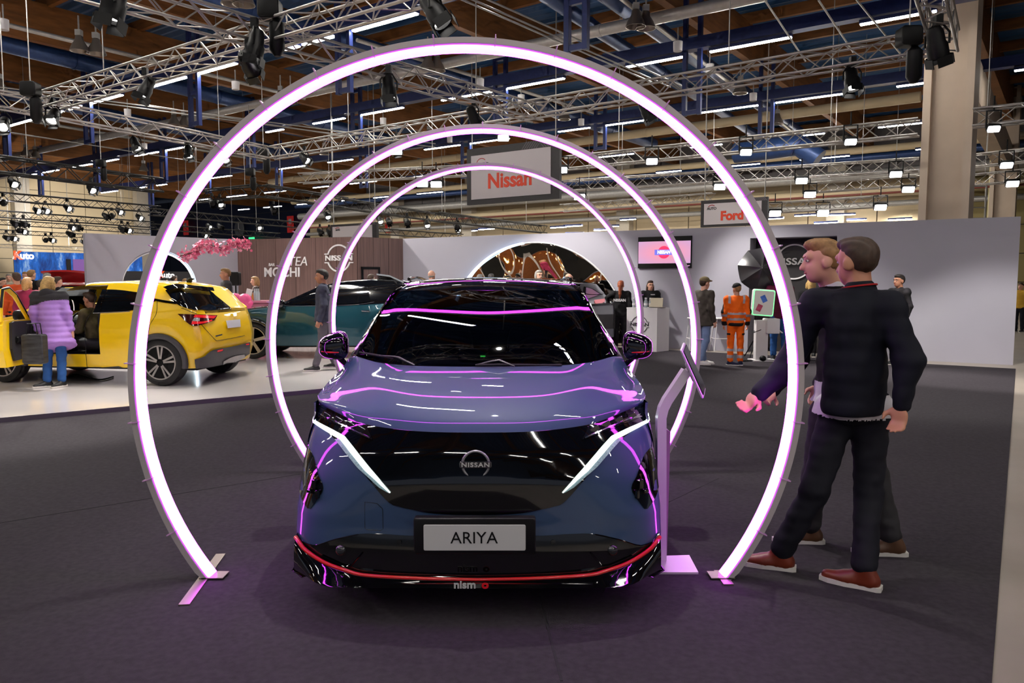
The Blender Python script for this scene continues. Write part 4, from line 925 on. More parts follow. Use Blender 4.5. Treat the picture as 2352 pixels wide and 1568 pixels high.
def PS(u,v):
    d=ray(u,v); t0=(CY0-.25)/d.y; last=None
    for k in range(260):
        t=t0+k*.006; p=EYE+d*t; x=p.x-CX0; y=p.y-CY0; s=ysurf(x,p.z) if abs(x)<CWd else 9
        if y>=s:
            lo,hi=t-.006,t
            for _ in range(14):
                m=(lo+hi)/2; p=EYE+d*m; x=p.x-CX0
                if p.y-CY0>=(ysurf(x,p.z) if abs(x)<CWd else 9): hi=m
                else: lo=m
            p=EYE+d*hi; return Vector((p.x-CX0,p.y-CY0,p.z))
    # past the silhouette: slide in to the widest place of that height
    best=None
    for k in range(200):
        t=t0+k*.006; p=EYE+d*t; x=max(-CWd*.9995,min(CWd*.9995,p.x-CX0)); s=ysurf(x,p.z); e=abs(p.y-CY0-s)+3*abs(p.x-CX0-x)
        if best is None or e<best[0]: best=(e,Vector((x,s,p.z)))
    return best[1]
def nrm(p):
    e=.004; x,z=p.x,p.z
    a=Vector((2*e,ysurf(x+e,z)-ysurf(x-e,z),0)) if abs(x)<CWd-.01 else Vector((0,1,0)) if x<0 else Vector((0,-1,0))
    b=Vector((0,ysurf(x,z+e)-ysurf(x,z-e),2*e)); n=a.cross(b); n=n if n.y<0 else -n
    if abs(x)>=CWd-.01: n=Vector((math.copysign(1,x),-.1,0))
    return n.normalized()
def resamp(pts,n):
    pts=[Vector(p) for p in pts]; L=[0]
    for a,b in zip(pts,pts[1:]): L.append(L[-1]+(b-a).length)
    out=[];k=0
    for i in range(n+1):
        s=L[-1]*i/n
        while k<len(L)-2 and L[k+1]<s: k+=1
        f=(s-L[k])/max(1e-9,L[k+1]-L[k]); out.append(pts[k].lerp(pts[k+1],min(1,f)))
    return out
def sm(pts,n):
    """smooth resample (Catmull-Rom, then even spacing)"""
    P=[Vector(p) for p in pts]; P=[2*P[0]-P[1]]+P+[2*P[-1]-P[-2]]; out=[]
    for i in range(1,len(P)-2):
        for k in range(8):
            t=k/8; a,b,c,d=P[i-1:i+3]
            out.append(.5*((2*b)+(c-a)*t+(2*a-5*b+4*c-d)*t*t+(3*b-a-3*c+d)*t**3))
    out.append(P[-2]); return resamp(out,n)
def patch(top,bot,n,m,off,center=False,smooth=True):
    f=sm if smooth else resamp
    T=f([(u,v,0) for u,v in top],n); B=f([(u,v,0) for u,v in bot],n); rows=[]
    for j in range(m+1):
        r=[]
        for a,b in zip(T,B):
            q=a.lerp(b,j/m); p=PS(q.x,q.y)
            if center and len(r)==0: p.x=0; p.y=ysurf(0,p.z)
            r.append(p+nrm(p)*off)
        rows.append(r)
    return rows
def mirr(rows): return [[Vector((-p.x,p.y,p.z)) for p in r] for r in rows]
def two(name,rows,m,par=None,th=.006,smooth=60,joined=False,label=None):
    par=par or car; out=[]
    if joined:
        mb=MB()
        for rr in (rows,mirr(rows)): mb.slab(rr,(0,th,0))
        return [mb.build(name,m,par,smooth=smooth,world=False,label=label)]
    for rr in (rows,mirr(rows)):
        out.append(MB().slab(rr,(0,th,0)).build(name,m,par,smooth=smooth,world=False,label=label))
    return out
hood_uv=[(1092,993.5),(1020,993),(957,990.5),(900,985),(845,976),(810,964),(775,948),(748,935),(724,922)]
# front skin of the bumper
HF=[PS(u,v) for u,v in sm([(u,v,0) for u,v in hood_uv],26) for u,v in [(u.x,u.y)]] if False else None
hp=[PS(q.x,q.y) for q in sm([(u,v,0) for u,v in hood_uv],28)]; hp[0].x=0; hp[0].y=ysurf(0,hp[0].z)
tipp=hp[-1]
rows=[]
xs=[CWd*math.sin(PI/2*i/44)**(.62) for i in range(45)]
def ztop(x):
    tab=[(-p.x,p.z) for p in hp]; return itp(tab,x)
full=[-x for x in xs[::-1]]+xs[1:]
for j in range(25):
    r=[]
    for x in full:
        zt=ztop(abs(x)); z=.2+(zt-.2)*j/24; xx=max(-CWd*.9999,min(CWd*.9999,x)); r.append(Vector((xx,ysurf(xx,z),z)))
    rows.append(r)
MB().grid(rows).build('front_bumper',M_blue,car,smooth=180,world=False)
# hood and fenders
def PC(u,v,y):
    p=PY(u,v,CY0+y); return Vector((p.x-CX0,y,p.z))
cowl=[PC(1101,842,1.0),PC(1020,841.5,1.01),PC(934,839,1.04),PC(868,832,1.12),PC(823,819,1.32),PC(806,815,1.5)]; cowl[0].x=0
side=[hp[-1],PC(729,910,.72),PC(738,897,.87),PC(758,873,1.1),PC(785,847,1.32),PC(806,815,1.5)]
n,mm=28,26
Bc=sm(cowl,n); Sd=sm(side,mm); rows=[]
for j in range(mm+1):
    s=j/mm; r=[]
    for i in range(n+1):
        t=i/n; base=hp[i].lerp(Bc[i],s); cor=Sd[j]-hp[n].lerp(Bc[n],s)
        p=base+cor*(t**3)
        bu=.062*math.sin(PI*s**.62)*(1-t**2.5)+.012*math.exp(-((t-.52)/.16)**2)*math.sin(PI*s)
        p=p+Vector((0,0,bu)); r.append(p)
    rows.append(r[::-1]+[Vector((-p.x,p.y,p.z)) for p in r[1:]])
MB().grid(rows).build('bonnet',M_blue,car,smooth=180,world=False)
hoodrows=rows
# black front shield and lamps
rows=patch(hood_uv[:-1]+[(726,925)],[(1092,1181.5),(1040,1181),(985,1177),(944,1169),(915,1162),(890,1150),(830,1080),(769,1008),(735,980),(706,956)],40,14,.004,True)
two('front_shield',rows,M_gloss,joined=True)
rows=patch([(716,930),(730,933),(775,955),(810,969),(844,979)],[(712,944),(740,961),(790,984),(825,1000),(857,1011)],18,5,.010)
L=two('headlight',rows,M_lampg)
for s,par in ((1,L[0]),(-1,L[1])):
    for k,(u,v) in enumerate(((757,957),(782,968),(808,978),(832,988))):
        p=PS(u,v); p=Vector((s*p.x,p.y,p.z)); nn=nrm(p); MB().rbox(p+nn*.014,(.052,.008,.026),.006,R=Matrix.Rotation(-s*.35,3,'Z')@Matrix.Rotation(s*.42,3,'Y')).build('projector',M_dchrome,par,world=False)
rows=patch([(726,943),(760,963),(800,981),(852,1006)],[(726,945.5),(760,966),(800,984),(851,1009)],18,1,.014,smooth=True)
for o_,rr in zip(L,(rows,mirr(rows))): MB().slab(rr,(0,.004,0)).build('chrome_strip',M_chrome,o_,world=False)
rows=patch([(709,955),(735,972),(765,988),(794,1004)],[(710,961),(735,981),(763,999),(784,1011)],16,2,.012)
rows2=patch([(794,1004),(850,1074),(898,1130)],[(784,1011),(840,1081),(896,1131)],16,2,.012,smooth=False)
mb=MB(); mb.slab(rows,(0,.006,0)); mb.slab(rows2,(0,.006,0))
for s in (0,1):
    mb=MB(); ra,rb=(rows,rows2) if s==0 else (mirr(rows),mirr(rows2)); mb.slab(ra,(0,.006,0)); mb.slab(rb,(0,.006,0)); mb.build('daytime_light',M_drl,car,world=False,smooth=60,label='lit white boomerang light strip')
rows=patch([(782,1011),(838,1081),(893,1131)],[(771,1010),(822,1074),(872,1119)],16,2,.009,smooth=False)
two('light_guide',rows,M_drl2)
# side air inlets
rows=patch([(702,1016),(690,1040),(687,1090),(692,1140),(707,1167)],[(703,1017),(721,1048),(732,1090),(743,1124),(714,1168)],18,5,.004)
I=two('air_inlet',rows,M_gloss)
for s,par in ((1,I[0]),(-1,I[1])):
    for (u,v,w_,h_) in ((727,1112,.03,.05),(716,1128,.035,.02),(733,1135,.02,.045)):
        p=PS(u,v); p=Vector((s*p.x,p.y,p.z)); MB().rbox(p+nrm(p)*.012,(w_,.02,h_),.008,R=Matrix.Rotation(-s*.6,3,'Z')).build('inlet_fin',M_gloss,par,world=False)
# lower black intake, red line and lip
rows=patch([(1092,1231),(947,1230),(880,1226),(823,1226),(770,1238),(724,1252),(697,1243)],[(1092,1330),(960,1327),(842,1320),(798,1308),(750,1290),(712,1264),(690,1238)],32,8,.005,True)
two('lower_intake',rows,M_gloss,joined=True)
red=[PS(q.x,q.y) for q in sm([(1092,1327,0),(960,1324,0),(842,1317,0),(798,1306,0),(750,1288,0),(708,1259,0),(688,1232,0)],30)]
red[0].x=0; redn=[p+nrm(p)*.022 for p in red]; allr=redn[::-1]+[Vector((-p.x,p.y,p.z)) for p in redn[1:]]
MB().path(allr,[.009+.002*min(1,abs(p.x)) for p in allr],n=8).build('red_line',M_redp,car,smooth=180,world=False,label='bright red line along the front lip')
bot=[PZ(u,v,.17) for u,v in ((1092,1350),(980,1350),(880,1350),(750,1346),(702,1322),(676,1307))]; bot=[Vector((p.x-CX0,p.y-CY0,p.z)) for p in bot]; bot[0].x=0
bot=sm(bot,30); rows=[]
mid=[]
for a,b in zip(redn,bot):
    q=a.lerp(b,.45); t=abs(q.x)/.95; q=q+Vector((q.x*.0,-.012-.01*t,-.02*(1-t))); mid.append(q)
und=[Vector((p.x*.96,p.y+.16,p.z+.01)) for p in bot]
r4=[[a+Vector((0,.03,.012)) for a in redn],redn,[a.lerp(m,.5)+Vector((0,-.006,0)) for a,m in zip(redn,mid)],mid,[m.lerp(b,.7)+Vector((0,-.006,0)) for m,b in zip(mid,bot)],bot,und]
mb=MB()
for rr in (r4,mirr(r4)): mb.grid(rr)
e=[r[-1] for r in r4]
for s in (1,-1): mb.grid([[Vector((s*p.x,p.y,p.z)) for p in e],[Vector((s*-.965,.62,max(.17,p.z-.06))) for p in e]])
mb.build('front_lip',M_gloss,car,smooth=50,world=False)
for s in (1,-1):
    T=[PS(701,1272),PS(736,1311),PS(703,1321),PS(680,1306)]
    T=[Vector((s*p.x,p.y,p.z)) for p in T]; c=sum(T,Vector())/4; nn=Vector((-s*.5,-.85,0))
    cor=[p+nn*.03 for p in T]; 
    MB().path(cor,.0035,n=5,closed=True).build('fin_edge',M_gloss,car,smooth=60,world=False)
    MB().prism([p+nn*.026 for p in T],-nn*.02).build('corner_fin',M_gloss,car,world=False)
# plate, emblem, letters, small parts
def XZ(u,v,y):
    p=PC(u,v,y); return p
a=XZ(951,1186,-.04); b=XZ(1230,1268,-.04); c=(a+b)/2; c.x=(a.x+b.x)/2
ph=MB().rbox(c,(abs(b.x-a.x),.05,abs(a.z-b.z)),.012).build('plate_holder',M_satin,car,world=False,smooth=40)
MB().rbox(c+Vector((0,-.028,-.006)),(.493,.006,.128),.008).build('number_plate',mat('plate_white',C(200,198,202),.35),ph,world=False)
text('ARIYA',.082,c+Vector((-.002,-.033,-.008)),(1,0,0),UP,M_black,ph,'plate_letters',.001,world=False)
bc=XZ(1091.5,1071,.0); bc.y=ysurf(0,bc.z)-.012
eb=MB().rbox(bc+Vector((0,-.004,0)),(.158,.012,.033),.006).build('emblem_bar',M_dchrome,car,world=False)
text('NISSAN',.030,bc+Vector((0,-.011,0)),(1,0,0),UP,M_letter,eb,'emblem_letters',.002,world=False,spacing=1.15,wide=1.25,bold=.0006)
mb=MB()
mb.path([bc+Vector((.066*math.cos(2*PI*k/40),.002,.066*math.sin(2*PI*k/40))) for k in range(40)],.0068,n=8,closed=True); mb.build('emblem_ring',mat('badge_silver',C(165,163,168),.25,metal=.6),car,smooth=60,world=False)
ly=min(bot[0].y,mid[0].y)-.012; lz=PC(1089,1341,ly)
text('nism',.052,Vector((lz.x-.045,ly,lz.z-.004)),(1,0,0),UP,M_letter,car,'lip_letters',.003,world=False,bold=.0014,wide=1.1); text('o',.052,Vector((lz.x+.053,ly,lz.z-.004)),(1,0,0),UP,M_redp,car,'lip_letters',.003,world=False,bold=.0022,wide=1.15)
for s in (1,-1):
    p=PS(783,1263); p=Vector((s*p.x,p.y,p.z)); nn=nrm(p)
    f=MB().lathe([(.001,.018),(.02,.016),(.026,.008),(.028,0)],p,nn,14).build('fog_lamp',mat('fog_glass',C(40,40,44),.08,coat=1),car,smooth=60,world=False)
    p=PS(918,1244); p=Vector((s*p.x,p.y,p.z)); MB().lathe([(.001,.012),(.012,.011),(.013,.004),(.016,.004),(.016,0)],p,nrm(p),12).build('parking_sensor',M_satin,car,smooth=40,world=False)
    q=[PS(u,v) for u,v in ((815,1336),(0,0))][:1]
    ln=[PS(u,v) for u,v in ((741,1274),(765,1285),(792,1297),(808,1298),(833,1268))]; ln=[Vector((s*p.x,p.y,p.z)) for p in ln]; ln=[p+nrm(p)*.012 for p in ln]
    MB().path(ln,.004,n=5).build('fog_surround_edge',M_gloss,car,smooth=60,world=False)
tw=[PS(u,v) for u,v in ((838,1152),(866,1156),(879,1168),(880,1214),(874,1218),(842,1216),(838,1212))]
MB().path([p+nrm(p)*.0006 for p in tw],.0014,n=4,closed=True).build('tow_cover_gap',M_satin,car,world=False)
for s in (1,-1):
    ed=[PS(q.x,q.y) for q in sm([(823,1226.5,0),(770,1238,0),(724,1252,0),(697,1243,0)],10)]; ed=[Vector((s*p.x,p.y,p.z)) for p in ed]
    MB().path([p+nrm(p)*.006 for p in ed],.003,n=5).build('intake_edge',M_gloss,car,smooth=60,world=False)
# body sides with wheel arches
AX=(.97,3.76); WR=.365; AR=.41
topz=[(.5,.94),(.6,.962),(.72,.97),(.87,.985),(1.1,1.02),(1.32,1.062),(1.5,1.11),(2.5,1.09),(3.6,1.14),(4.2,1.16),(4.6,1.02)]
topx=[(.5,.91),(.6,.93),(.87,.953),(1.1,.955),(1.32,.925),(1.5,.912),(2.5,.90),(3.6,.90),(4.2,.84),(4.6,.62)]
sdz=[(p.y,p.z) for p in Sd]; sdx=[(p.y,-p.x) for p in Sd]
def sidex(y,z,zt,xt):
    front=None
    wx=CWd if y<3.9 else CWd-.30*((y-3.9)/.7)**2
    if y<.9:
        # follow the front corner
        n_=nfun(z); q=(y-y0f(z))/dfun(z); q=max(0,min(1,q)); wx=min(wx,CWd*(1-(1-q)**n_)**(1/n_)+.0)
    f=max(0,(z-(zt-.22))/.22); return wx*(1-f*f)+xt*f*f if z>zt-.22 else wx-.03*max(0,(.5-z)/.3)
def zlow(y):
    z=.24
    for ax in AX:
        d=abs(y-ax)
        if d<AR: z=max(z,WR+math.sqrt(AR*AR-d*d)*.98-.0)
    return z
ys=sorted(set([.56+(4.6-.56)*i/60 for i in range(61)]+[ax+AR*math.cos(PI*k/16)*.9999 for ax in AX for k in range(17)]))
for s in (-1,1):
    rows=[]
    for y in ys:
        zt=itp(sdz,y) if .62<y<1.5 else itp(topz,y); xt=itp(sdx,y) if .62<y<1.5 else itp(topx,y); zl=min(zlow(y),zt-.05)
        rows.append([Vector((s*sidex(y,zl+(zt-zl)*j/12,zt,xt),y,zl+(zt-zl)*j/12)) for j in range(13)])
    MB().grid(rows).build('side_panel',M_blue,car,smooth=180,world=False)
    for ax in AX:
        arch=[Vector((s*(CWd),ax+(AR-.005)*math.cos(PI*k/20),WR+(AR-.005)*.98*math.sin(PI*k/20))) for k in range(21)]
        MB().path(arch,.022,n=6).build('arch_trim',M_gloss,car,smooth=60,world=False)
        w_=MB().lathe([(.25,-.11),(.33,-.115),(.362,-.09),(WR,-.05),(WR,.05),(.362,.09),(.33,.115),(.25,.11)],(s*.83,ax,WR),(1,0,0),32).build('tyre',M_rub,car,smooth=40,world=False)
        MB().lathe([(.001,.05),(.07,.06),(.24,.085),(.255,.1),(.255,-.08)],(s*.83,ax,WR),(s,0,0),24).build('rim',M_dchrome,w_,smooth=40,world=False)
    MB().slab([[Vector((s*.95,1.4,.2)),Vector((s*.97,3.35,.2))],[Vector((s*.95,1.4,.3)),Vector((s*.95,3.35,.3))]],(-s*.05,0,0)).build('sill',M_gloss,car,world=False)
    MB().box((s*.975,2.35,.95),(.02,.2,.03)).build('door_handle',M_gloss,car,world=False)
    for y in (1.62,2.62,3.5): MB().path([Vector((s*(sidex(y,z,itp(topz,y),itp(topx,y))+.0005),y,z)) for z in (.32,.5,.7,.88,.98,1.06)],.003,n=4).build('panel_gap',M_satin,car,world=False)
MB().box((0,2.3,.32),(1.55,3.9,.2)).build('underbody',M_satin,car,world=False)
rr=[]
for j in range(9):
    z=.3+.75*j/8; rr.append([Vector((x*.9,4.6+.08*(1-x*x)-.12*max(0,(z-.8)),z)) for x in [-1+.1*i for i in range(21)]])
MB().grid(rr).build('tailgate',M_blue,car,smooth=180,world=False)
# cabin: glass, pillars, roof
gb=[PC(1101,841,1.02),PC(1020,840,1.03),PC(934,837,1.06),PC(868,830,1.14),PC(825,817,1.34)]; gb[0].x=0
gt=[PC(1107,667,1.92),PC(1040,666.5,1.92),PC(980,666.3,1.935),PC(935,667,1.96),PC(908,669,2.0)]; gt[0].x=0
GB=sm(gb,20); GT=sm(gt,20); rows=[]
for j in range(15):
    s=j/14; rows.append([a.lerp(b,s)+Vector((0,-.035*math.sin(PI*s),.03*math.sin(PI*s))) for a,b in zip(GB,GT)])
full=[r[::-1]+[Vector((-p.x,p.y,p.z)) for p in r[1:]] for r in rows]
MB().grid(full).build('windscreen',M_glass,car,smooth=180,world=False)
pill=sm([PC(806,815,1.5),PC(835,770,1.62),PC(870,722,1.78),PC(900,682,1.93),PC(917,660,2.05),PC(926,652,2.15)],14)
edge=[r[-1] for r in rows]
for s in (1,-1):
    rr=[]
    for j in range(15):
        a,b=edge[j],pill[j]; rr.append([Vector((s*q.x,q.y,q.z)) for q in (a,a.lerp(b,.12)+Vector((0,-.016,.008)),a.lerp(b,.5)+Vector((-.008,-.02,.01)),b,b+Vector((.02,.08,0)))])
    MB().grid(rr).build('pillar_cover',M_gloss,car,smooth=60,world=False)
rail=[pill[-1],Vector((-.645,2.5,1.632)),Vector((-.64,3.0,1.63)),Vector((-.62,3.7,1.585)),Vector((-.58,4.15,1.52)),Vector((-.55,4.4,1.47))]
RL=sm(rail,16); rows=[]
front=GT
rows.append([p for p in front]+[pill[-1].lerp(front[-1],.3),pill[-1]])
for j,p in enumerate(RL):
    if j==0:
        rows.append([Vector((-abs(pill[-1].x)*i/20,front[i].y+.07+.05*(i/20)**3,PC(1105,655,1.98).z-.006*(i/20)**2)) for i in range(21)]+[pill[-1]+Vector((.012,0,.0)),pill[-1]])
        continue
    cr=.03
    rows.append([Vector((p.x*i/20*.96,p.y-.08*(1-(i/20)**2)*(1-j/16),p.z+cr*(1-(i/20)**2.4)+.004)) for i in range(21)]+[p+Vector((.008,0,.003)),p])
full=[r[::-1]+[Vector((-p.x,p.y,p.z)) for p in r[1:]] for r in rows]
MB().grid(full).build('roof',M_gloss,car,smooth=180,world=False)
# side glass and rear glass
for s in (1,-1):
    up=pill[3:]+RL[1:-1]; up=resamp(up,24); rr=[]
    lo=[Vector((-.9,1.58+ (3.95-1.58)*i/24,itp(topz,1.58+(3.95-1.58)*i/24)-.005)) for i in range(25)]
    for j in range(7): rr.append([Vector((s*(a.lerp(b,j/6)).x*(1+.02*math.sin(PI*j/6)),(a.lerp(b,j/6)).y,(a.lerp(b,j/6)).z)) for a,b in zip(lo,up)])
    MB().grid(rr).build('side_window',M_glassd,car,smooth=180,world=False)
    for k in (10,19): MB().path([r[k]+Vector((s*.004,0,0)) for r in rr],.025,n=6,flat=(1,.4)).build('door_pillar',M_gloss,car,smooth=60,world=False)
    MB().grid([[Vector((s*.9,3.95,1.14)),Vector((s*.84,4.2,1.16)),Vector((s*.7,4.55,1.08))],[Vector((s*.62,3.9,1.56)),Vector((s*.6,4.2,1.5)),Vector((s*.56,4.42,1.46))]]).build('rear_pillar',M_blue,car,smooth=60,world=False)
MB().grid([[Vector((.7*x,4.55+.06*(1-x*x),1.05)) for x in (-1,-.5,0,.5,1)],[Vector((.56*x,4.4+.03*(1-x*x),1.48)) for x in (-1,-.5,0,.5,1)]]).build('rear_window',M_glassd,car,smooth=180,world=False)
for s in (1,-1): MB().path([Vector((s*abs(p.x)*.99,p.y+.12,p.z+.03)) for p in RL[1:13]],.014,n=6).build('roof_rail',M_gloss,car,smooth=60,world=False)
MB().path([Vector((x,4.2,1.60)) for x in (-.02,0,.02)],[.01,.03,.01],n=6).build('aerial',M_gloss,car,world=False)
# door mirrors
def superell(c,r,e,mb,n=24,m=16,R=None):
    f=lambda t:math.copysign(abs(t)**e,t); R=R or Matrix.Identity(3)
    rows=[[Vector(c)+R@Vector((r[0]*f(math.cos(-PI/2+PI*i/m))*f(math.cos(2*PI*k/n)),r[1]*f(math.cos(-PI/2+PI*i/m))*f(math.sin(2*PI*k/n)),r[2]*f(math.sin(-PI/2+PI*i/m)))) for k in range(n)] for i in range(m+1)]
    return mb.grid(rows,cu=True)
mc=PC(767,794,1.46)
for s in (1,-1):
    c=Vector((s*mc.x,mc.y,mc.z)); mb=MB(); R=Matrix.Rotation(s*.22,3,'Z')
    superell((0,0,0),(.100,.11,.090),.68,mb)
    mb.v=[tuple(c+R@Vector((v[0]*(1-.0*v[2]),v[1],v[2]*(1+s*2.2*v[0])+s*.08*v[0]+.0)) ) for v in mb.v]
    mo=MB(); mo.v,mo.f,mo.mi=mb.v,mb.f,mb.mi; h=mo.build('mirror_housing',M_gloss,car,smooth=180,world=False)
    MB().path([c+Vector((s*(-.06),-.102,-.028)),c+Vector((s*(-.0),-.112,-.034)),c+Vector((s*.055,-.098,-.036))],[.003,.006,.003],n=6).build('red_accent',M_redp,h,smooth=60,world=False)
    MB().path([c+Vector((s*.03,.0,-.07)),c+Vector((s*.065,.02,-.12)),Vector((s*-.90,1.53,1.08))],[.036,.03,.04],n=8,flat=(1,.7)).build('mirror_stalk',M_gloss,h,smooth=60,world=False)
# wipers
def wpr(arm,blade):
    f=lambda L,dy:[PC(u,v,y+dy) for u,v,y in L]
    o=MB().path(f(arm,-.03),[.009,.013,.011,.006][:len(arm)],n=6,flat=(1,.6)).build('wiper',M_satin,car,smooth=60,world=False)
    MB().path(f(blade,-.025),.007,n=6).build('wiper_blade',M_rub,o,world=False)
wpr([(952,838,1.03),(915,821,1.07),(905,819,1.09),(872,816,1.17)],[(826,809,1.34),(850,813,1.25),(880,818,1.14),(905,823,1.09)])
wpr([(1182,841,1.0),(1147,827,1.03),(1131,829,1.03),(1092,838,1.02)],[(1094,838,1.01),(1150,837,1.0),(1240,838,1.02),(1290,838,1.05)])
# inside
MB().rbox((0,1.62,.99),(1.55,.55,.2),.08,axis=0).build('dashboard',M_inter,car,world=False,smooth=40)
a=PC(1052,803,1.5); b=PC(1300,815,1.5); MB().rbox(((a.x+b.x)/2-.0,1.5,a.z-.035),(b.x-a.x,.02,.09),.02).build('dash_display',mat('dash_screen',C(40,42,62),.2,coat=.5),car,world=False)
g=PC(1109,818,1.46); MB().rbox(g,(.034,.006,.008),.003).build('green_reflection',mat('reflection_green',C(40,255,60),.3,emit=(.05,1,.1,1),es=1.6),car,world=False)  # small glowing strip put in for the reflection of a green LED strip
sw=PC(1237,822,1.85); R=Matrix.Rotation(math.radians(-25),3,'X')
st=MB().path([Vector((sw.x,1.85,sw.z-.02))+R@Vector((.19*math.cos(2*PI*k/28),0,.18*math.sin(2*PI*k/28))) for k in range(28)],.016,n=7,closed=True).build('steering_wheel',M_inter,car,smooth=60,world=False)
MB().rbox((sw.x,1.87,sw.z-.04),(.36,.03,.06),.02,R=R).build('wheel_spoke',M_inter,st,world=False)
for s in (-1,1):
    q=MB(); superell((s*.38,2.45,.98),(.25,.1,.36),.6,q,16,10); se=q.build('seat',M_inter,car,smooth=180,world=False)
    q=MB(); superell((s*.38,2.5,1.40),(.13,.06,.1),.6,q,14,8); q.build('headrest',M_inter,se,smooth=180,world=False)
    for k in (-.05,.05): MB().tube((s*.38+k,2.49,1.27),(s*.38+k,2.49,1.36),.006).build('headrest_post',M_chrome,se,world=False)
q=MB(); superell((0,1.98,1.545),(.11,.02,.03),.6,q,14,8); q.build('rear_view_mirror',M_satin,car,smooth=180,world=False)
MB().box((0,3.6,1.0),(1.5,.1,.6)).build('rear_seat',M_inter,car,world=False)
# ---------------------------------------------------------------- other cars (front towards local -y, origin under the rear axle)
from mathutils.bvhtree import BVHTree
M_yel=mat('yellow_paint',C(250,204,0),.3,coat=1)
M_teal=mat('teal_paint',C(6,58,70),.28,metal=.4,coat=1)
M_gcar=mat('grey_paint',C(120,124,136),.3,metal=.3,coat=1)
M_wcar=mat('white_paint_car',C(215,220,226),.3,coat=1)
M_rcar=mat('red_paint',C(190,20,30),.3,coat=1)
M_clad=mat('cladding',C(58,56,60),.55,var=.08)
M_tail=mat('tail_lamp',C(170,12,20),.12,emit=(1,.03,.04,1),es=.35,coat=1)
class GCar:
    def __init__(s,name,label,loc,rz,paint,wb=2.65,fo=.85,ro=.7,hw=.92,top=None,roof=None,belt=None,tumble=.42,endk=None,wr=.36,up=None,group=None):
        s.o=thing(name,label,'car',loc,rz,group); s.M=mw(s.o); s.I=s.M.inverted(); s.hw=hw; s.wb=wb
        y0,y1=-(wb+fo),ro; zl0=.27; ar=wr+.055
        def zlow(y):
            z=zl0
            for a in (0,-wb):
                d=abs(y-a)
                if d<ar: z=max(z,wr+math.sqrt(ar*ar-d*d)*.97)
            return z
        ys=sorted(set([y0+(y1-y0)*i/64 for i in range(65)]+[a+ar*math.cos(PI*k/14)*.9999 for a in (0,-wb) for k in range(15)]+[y0+.03,y0+.1,y1-.03,y1-.1]))
        def wf(y):
            q=0; d=.55
            if y<y0+d: q=(y0+d-y)/d
            if y>y1-d: q=(y-(y1-d))/d
            return .70+.30*(1-min(1,q)**2.6)**(1/2.6) if q>0 else 1
        low,upr=[],[]
        for y in ys:
            zb=itp(belt,y); zr=max(itp(roof,y),zb+.012); zl=min(zlow(y),zb-.06); k=wf(y); xm=hw*k; xb=hw*.965*k
            xe=max(.3,xb-(zr-zb)*tumble-.02)
            pts=[(xm*.965,zl),(xm*.99,zl+(zb-zl)*.25),(xm,zl+(zb-zl)*.5),(xm*.995,zl+(zb-zl)*.75),(xb*.99+.0,zb-.03),(xb-.012,zb)]
            pu=[(xb-.012,zb),((xb+xe)/2+.012,(zb+zr)/2),(xe+.006,zr-.055),(xe-.03,zr-.02),(xe*.7,zr-.004),(xe*.35,zr+.008),(0,zr+.012)]
            f=lambda x,z:Vector((x,y*(itp(endk,z) if endk and y>0 else 1),z))
            low.append([f(-x,z) for x,z in pts[::-1]][::-1]+[f(x,z) for x,z in pts[::-1]] if False else ([f(x,z) for x,z in pts],[f(-x,z) for x,z in pts]))
            upr.append([f(x,z) for x,z in pu]+[f(-x,z) for x,z in pu[::-1][1:]])
        s.ys=ys; s.lowR=[l[0] for l in low]; s.lowL=[l[1] for l in low]; s.upr=upr
        s.paint=paint; s.up=up or paint; s.wr=wr
    def hull(s,cut=None):
        mb=MB()
        mb.grid(s.lowR); mb.grid(s.lowL)
        for e in (0,-1):
            mb.grid([s.lowR[e],s.lowL[e]])
        mu=MB(); mu.grid(s.upr)
        for e in (0,-1): mu.add(s.upr[e],[tuple(range(len(s.upr[e])))])
        vs=mb.v+mu.v; fs=mb.f+[tuple(i+len(mb.v) for i in f) for f in mu.f]
        s.bvh=BVHTree.FromPolygons([s.M@Vector(v) for v in vs],fs)
        if cut:
            for m in (mb,mu):
                keep=[i for i,f in enumerate(m.f) if not cut(sum((Vector(m.v[k]) for k in f),Vector())/len(f))]
                m.f=[m.f[i] for i in keep]; m.mi=[0]*len(keep)
        mb.build('lower_body',s.paint,s.o,smooth=50,world=False); mu.build('cabin_shell',s.up,s.o,smooth=50,world=False)
        ub=MB(); ub.box((0,-s.wb/2,.33),(s.hw*1.62,s.wb+1.0,.2)); ub.build('underbody',M_black,s.o,world=False)
    def hit(s,u,v):
        d=ray(u,v).normalized(); r=s.bvh.ray_cast(EYE,d)
        if r[0] is None:
            best=None
            for k in range(60):
                p=EYE+d*(8+k*.4); q=s.bvh.find_nearest(p)
                if best is None or q[3]<best[3]: best=q
            r=best
        p,n=r[0],r[1]
        if n.dot(EYE-p)<0: n=-n
        return p,n
    def patch(s,name,top,bot,m,n=14,k=5,off=.012,smooth=True,label=None,par=None,th=.006):
        f=sm if smooth else resamp
        T=f([(u,v,0) for u,v in top],n); B=f([(u,v,0) for u,v in bot],n); rows=[]
        for j in range(k+1):
            r=[]
            for a,b in zip(T,B):
                q=a.lerp(b,j/k); p,nn=s.hit(q.x,q.y); r.append(p+nn*off)
            rows.append(r)
        return MB().grid(rows).build(name,m,par or s.o,smooth=50,label=label)
    def line(s,name,uv,r,m,off=.002,n=16):
        P=[]
        for q in sm([(u,v,0) for u,v in uv],n):
            p,nn=s.hit(q.x,q.y); P.append(p+nn*off)
        return MB().path(P,r,n=4).build(name,m,s.o)
